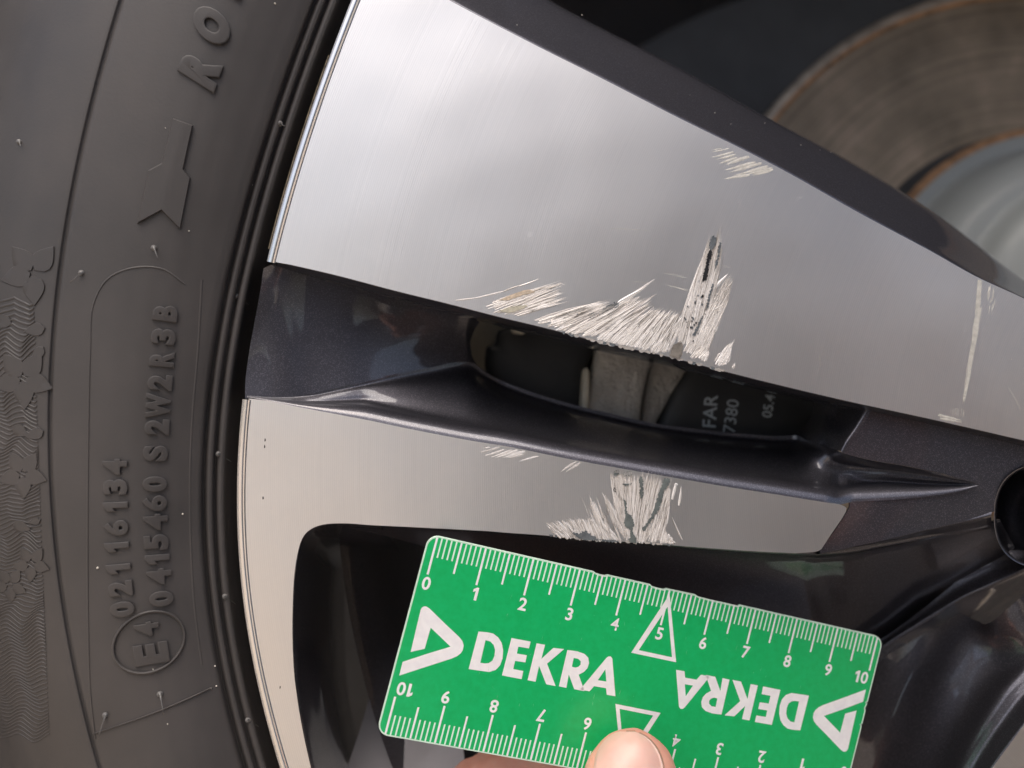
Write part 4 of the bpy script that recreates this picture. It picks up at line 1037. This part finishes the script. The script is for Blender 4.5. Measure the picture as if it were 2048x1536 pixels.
hand = organic('hand', [
    [(P(1252,1534,-4.6), 6.9*mm), (P(1244,1566,-5.4), 8.1*mm), (P(1248,1650,-7.8), 8.6*mm)], [(P(1280,1538,-4.2), 6.9*mm), (P(1280,1566,-5.2), 7.9*mm), (P(1284,1650,-7.5), 8.4*mm)],
    [(P(1266,1532,-4.6), 7.2*mm), (P(1266,1566,-5.6), 8.0*mm), (P(1268,1650,-8.0), 8.7*mm), (P(1282,1760,-12), 9.3*mm), (P(1300,1860,-14), 10.2*mm), (P(1322,2060,-4), 11.5*mm), (P(1290,2280,12), 14*mm)],
    [(P(1190,1480,13.5), 7.4*mm), (P(1130,1512,15), 8.2*mm), (P(960,1596,18), 9.0*mm), (P(860,1700,24), 9.6*mm), (P(800,1850,24), 10.5*mm), (P(900,2080,18), 12*mm)],
    [(P(1120,1700,36), 7.4*mm), (P(1010,1740,42), 8.4*mm), (P(880,1800,44), 9.2*mm), (P(860,1960,38), 10*mm), (P(930,2140,24), 12*mm)],
    [(P(1150,1830,38), 7.0*mm), (P(1040,1870,44), 8*mm), (P(930,1930,46), 8.8*mm), (P(920,2060,40), 9.6*mm), (P(980,2200,26), 12*mm)],
    [(P(1170,1960,36), 6.2*mm), (P(1080,1990,42), 7*mm), (P(1000,2050,44), 7.8*mm), (P(1000,2150,38), 8.8*mm), (P(1060,2260,26), 11*mm)],
    [(P(900,2080,18), 12*mm), (P(1020,2260,18), 15*mm), (P(1130,2420,14), 17*mm), (P(1190,2560,6), 20*mm), (P(1230,2700,-8), 21*mm)],
    [(P(1290,2280,12), 14*mm), (P(1180,2300,18), 16*mm), (P(1130,2420,14), 18*mm)], [(P(980,2200,24), 13*mm), (P(1130,2420,14), 17*mm)], [(P(1060,2260,24), 12*mm), (P(1190,2560,6), 19*mm)]],
    .00085, M_SKIN, person, 5, 'hand pinching the ruler between thumb and forefinger')
# thumbnail: a thin plate laid on the front of the thumb
from mathutils.bvhtree import BVHTree
_bv = BVHTree.FromPolygons([v.co.copy() for v in hand.data.vertices], [tuple(p.vertices) for p in hand.data.polygons])
def on_hand(px, py, lift):
    o_ = Vector(cam.location); d = (P(px, py, 0)-o_).normalized(); h = _bv.ray_cast(o_, d)
    return (h[0] if h[0] is not None else P(px, py, -8))-d*lift/1000
NU, NV = 22, 22
def nail_px(k, s, g=0.0):
    """k -1..1 across, s 0 at the free edge"""
    hw = (70+g)*min(1, math.sqrt(max(0, 1-(1-min(1, s*2.4+.02))**2))*.98+.02)
    return 1254+k*hw+s*8, 1463-g+(1660-1463)*s
vs = [on_hand(*nail_px(k, s), .16+.30*(1-abs(k)**3)*(1-.4*s)) for s in np.linspace(0, 1, NV)**1.5 for k in np.linspace(-1, 1, NU)]
rim = [on_hand(*nail_px(k, s), -.15) for s in np.linspace(0, 1, NV)**1.5 for k in (-1, 1)]
fs = grid_faces(NV, NU); b0 = len(vs); vs += rim
for j in range(NV-1):
    fs.append((j*NU, (j+1)*NU, b0+2*(j+1), b0+2*j)); fs.append((j*NU+NU-1, (j+1)*NU+NU-1, b0+2*(j+1)+1, b0+2*j+1))
nail = mesh('thumbnail', vs, fs, M_NAIL, hand)
if sum(p.normal.y for p in nail.data.polygons) > 0: nail.data.flip_normals()
M_NLINE = simple('nail_edge_line', (.26, .15, .10), .7)
ed = [(k, 0.0) for k in np.linspace(-.1, 1, 12)]+[(1, s) for s in np.linspace(.02, .6, 24)]
vs = []
for k, s in ed:
    s2 = s**1.5 if s else 0; x0, y0 = nail_px(k, s, -.3); x1, y1 = nail_px(k, s, 2.1); vs += [on_hand(x0, y0, .10), on_hand(x1, y1, .05)]
nl = mesh('nail_groove', vs, [(2*i, 2*i+1, 2*i+3, 2*i+2) for i in range(len(ed)-1)], M_NLINE, hand)
M_JACK = simple('grey_jacket_cloth', (.36, .385, .42), .85, 0, 0, 500, .4, .0005, .2, 30)
M_TROU = simple('dark_trouser_cloth', (.2, .22, .27), .9, 0, 0, 500, .4, .0005, .2, 30)
M_HAIRC = simple('dark_brown_hair', (.03, .02, .014), .6, 0, 0, 700, .8, .002, .4, 200)
# crouching figure, right of and behind the lens
WR = P(1230, 2700, -8)
organic('jacket', [
    [((.22,-.66,-.10), .15), ((.21,-.62,.06), .165), ((.20,-.58,.20), .17), ((.19,-.56,.27), .12)],
    [((.02,-.56,.24), .075), ((.20,-.58,.26), .09), ((.38,-.56,.24), .075)],
    [((.02,-.56,.24), .068), ((-.06,-.44,.03), .055), ((-.02,-.30,-.13), .046), (tuple(WR+Vector((0,-.02,-.01))), .033)],
    [((.38,-.56,.24), .068), ((.42,-.42,.05), .055), ((.30,-.27,-.02), .044), ((.20,-.225,-.01), .034)]], .012, M_JACK, person, 4, 'grey jacket of the person')
organic('trousers', [
    [((.20,-.66,-.12), .15), ((.14,-.60,-.16), .12), ((.10,-.36,-.16), .085), ((.10,-.46,-.27), .06)],
    [((.24,-.66,-.12), .15), ((.34,-.60,-.16), .12), ((.40,-.36,-.16), .085), ((.40,-.46,-.27), .06)]], .012, M_TROU, person, 4)
organic('shoe', [[((.10,-.50,-.295), .04), ((.10,-.36,-.305), .03)]], .008, M_DARK, person, 3)
organic('shoe', [[((.40,-.50,-.295), .04), ((.40,-.36,-.305), .03)]], .008, M_DARK, person, 3)
organic('head', [[((.18,-.55,.30), .055), ((.17,-.52,.37), .055)], [((.16,-.51,.42), .078), ((.155,-.49,.41), .07)], [((.158,-.43,.40), .012), ((.158,-.415,.392), .013)], [((.15,-.455,.36), .035), ((.165,-.455,.36), .035)], [((.235,-.50,.40), .014), ((.235,-.505,.42), .014)], [((.085,-.50,.40), .014), ((.085,-.505,.42), .014)]], .006, M_SKIN, person, 3)
organic('hair', [[((.16,-.52,.46), .076), ((.16,-.55,.43), .082), ((.16,-.56,.39), .07)]], .008, M_HAIRC, person, 2)
organic('hand', [
    [((.20,-.225,-.01), .028), ((.185,-.195,.0), .026), ((.17,-.185,.02), .018)],
    [((.18,-.188,.015), .013), ((.165,-.176,.035), .0095), ((.145,-.171,.03), .008), ((.135,-.172,.02), .007)],
    [((.185,-.19,-.02), .012), ((.17,-.182,-.045), .009), ((.15,-.176,-.055), .008), ((.14,-.173,-.052), .007)],
    [((.195,-.195,-.01), .012), ((.185,-.178,-.03), .009), ((.165,-.171,-.045), .008)],
    [((.195,-.195,.0), .012), ((.188,-.176,-.01), .009), ((.17,-.168,-.02), .0085)],
    [((.19,-.195,.02), .012), ((.18,-.178,.035), .009), ((.16,-.17,.045), .008)]], .002, M_SKIN, person, 4, 'other hand gripping the phone')
phone = empty('smartphone', (.066, -.163, -.026)); tag(phone, 'grey smartphone held level in the other hand to take the picture', 'phone')
def rbox(name, x0, x1, y0, y1, z0, z1, r, m, parent):
    pts = []
    for cx_, cz_, a0 in ((x1-r, z1-r, 0), (x0+r, z1-r, 90), (x0+r, z0+r, 180), (x1-r, z0+r, 270)):
        for k in range(9): a = math.radians(a0+90*k/8); pts.append((cx_+r*math.cos(a), cz_+r*math.sin(a)))
    n = len(pts); c_ = ((x0+x1)/2, (z0+z1)/2); b_ = min(.001, (y1-y0)*.3); vs = []
    for y, q in ((y0, b_), (y0+b_, 0), (y1-b_, 0), (y1, b_)):
        for x, z in pts: dx, dz = x-c_[0], z-c_[1]; L_ = math.hypot(dx, dz); vs.append((x-dx/L_*q, y, z-dz/L_*q))
    fs = grid_faces(4, n, True)+[tuple(range(n)), tuple(range(3*n, 4*n))]
    o = mesh(name, vs, fs, m, parent, True, 40)
    bm = bmesh.new(); bm.from_mesh(o.data); bmesh.ops.recalc_face_normals(bm, faces=bm.faces); bm.to_mesh(o.data); bm.free()
M_PH = simple('phone_grey_case', (.58, .60, .63), .35, 0, .3, var=.05)
rbox('phone_body', -.014, .146, -.172, -.1640, -.064, .012, .009, M_PH, phone)
rbox('camera_bump', -.010, .030, -.1642, -.1622, -.012, .0095, .005, M_PH, phone)
rbox('screen', -.011, .143, -.1724, -.1718, -.061, .009, .006, simple('phone_screen', (.01, .01, .012), .05, var=0), phone)
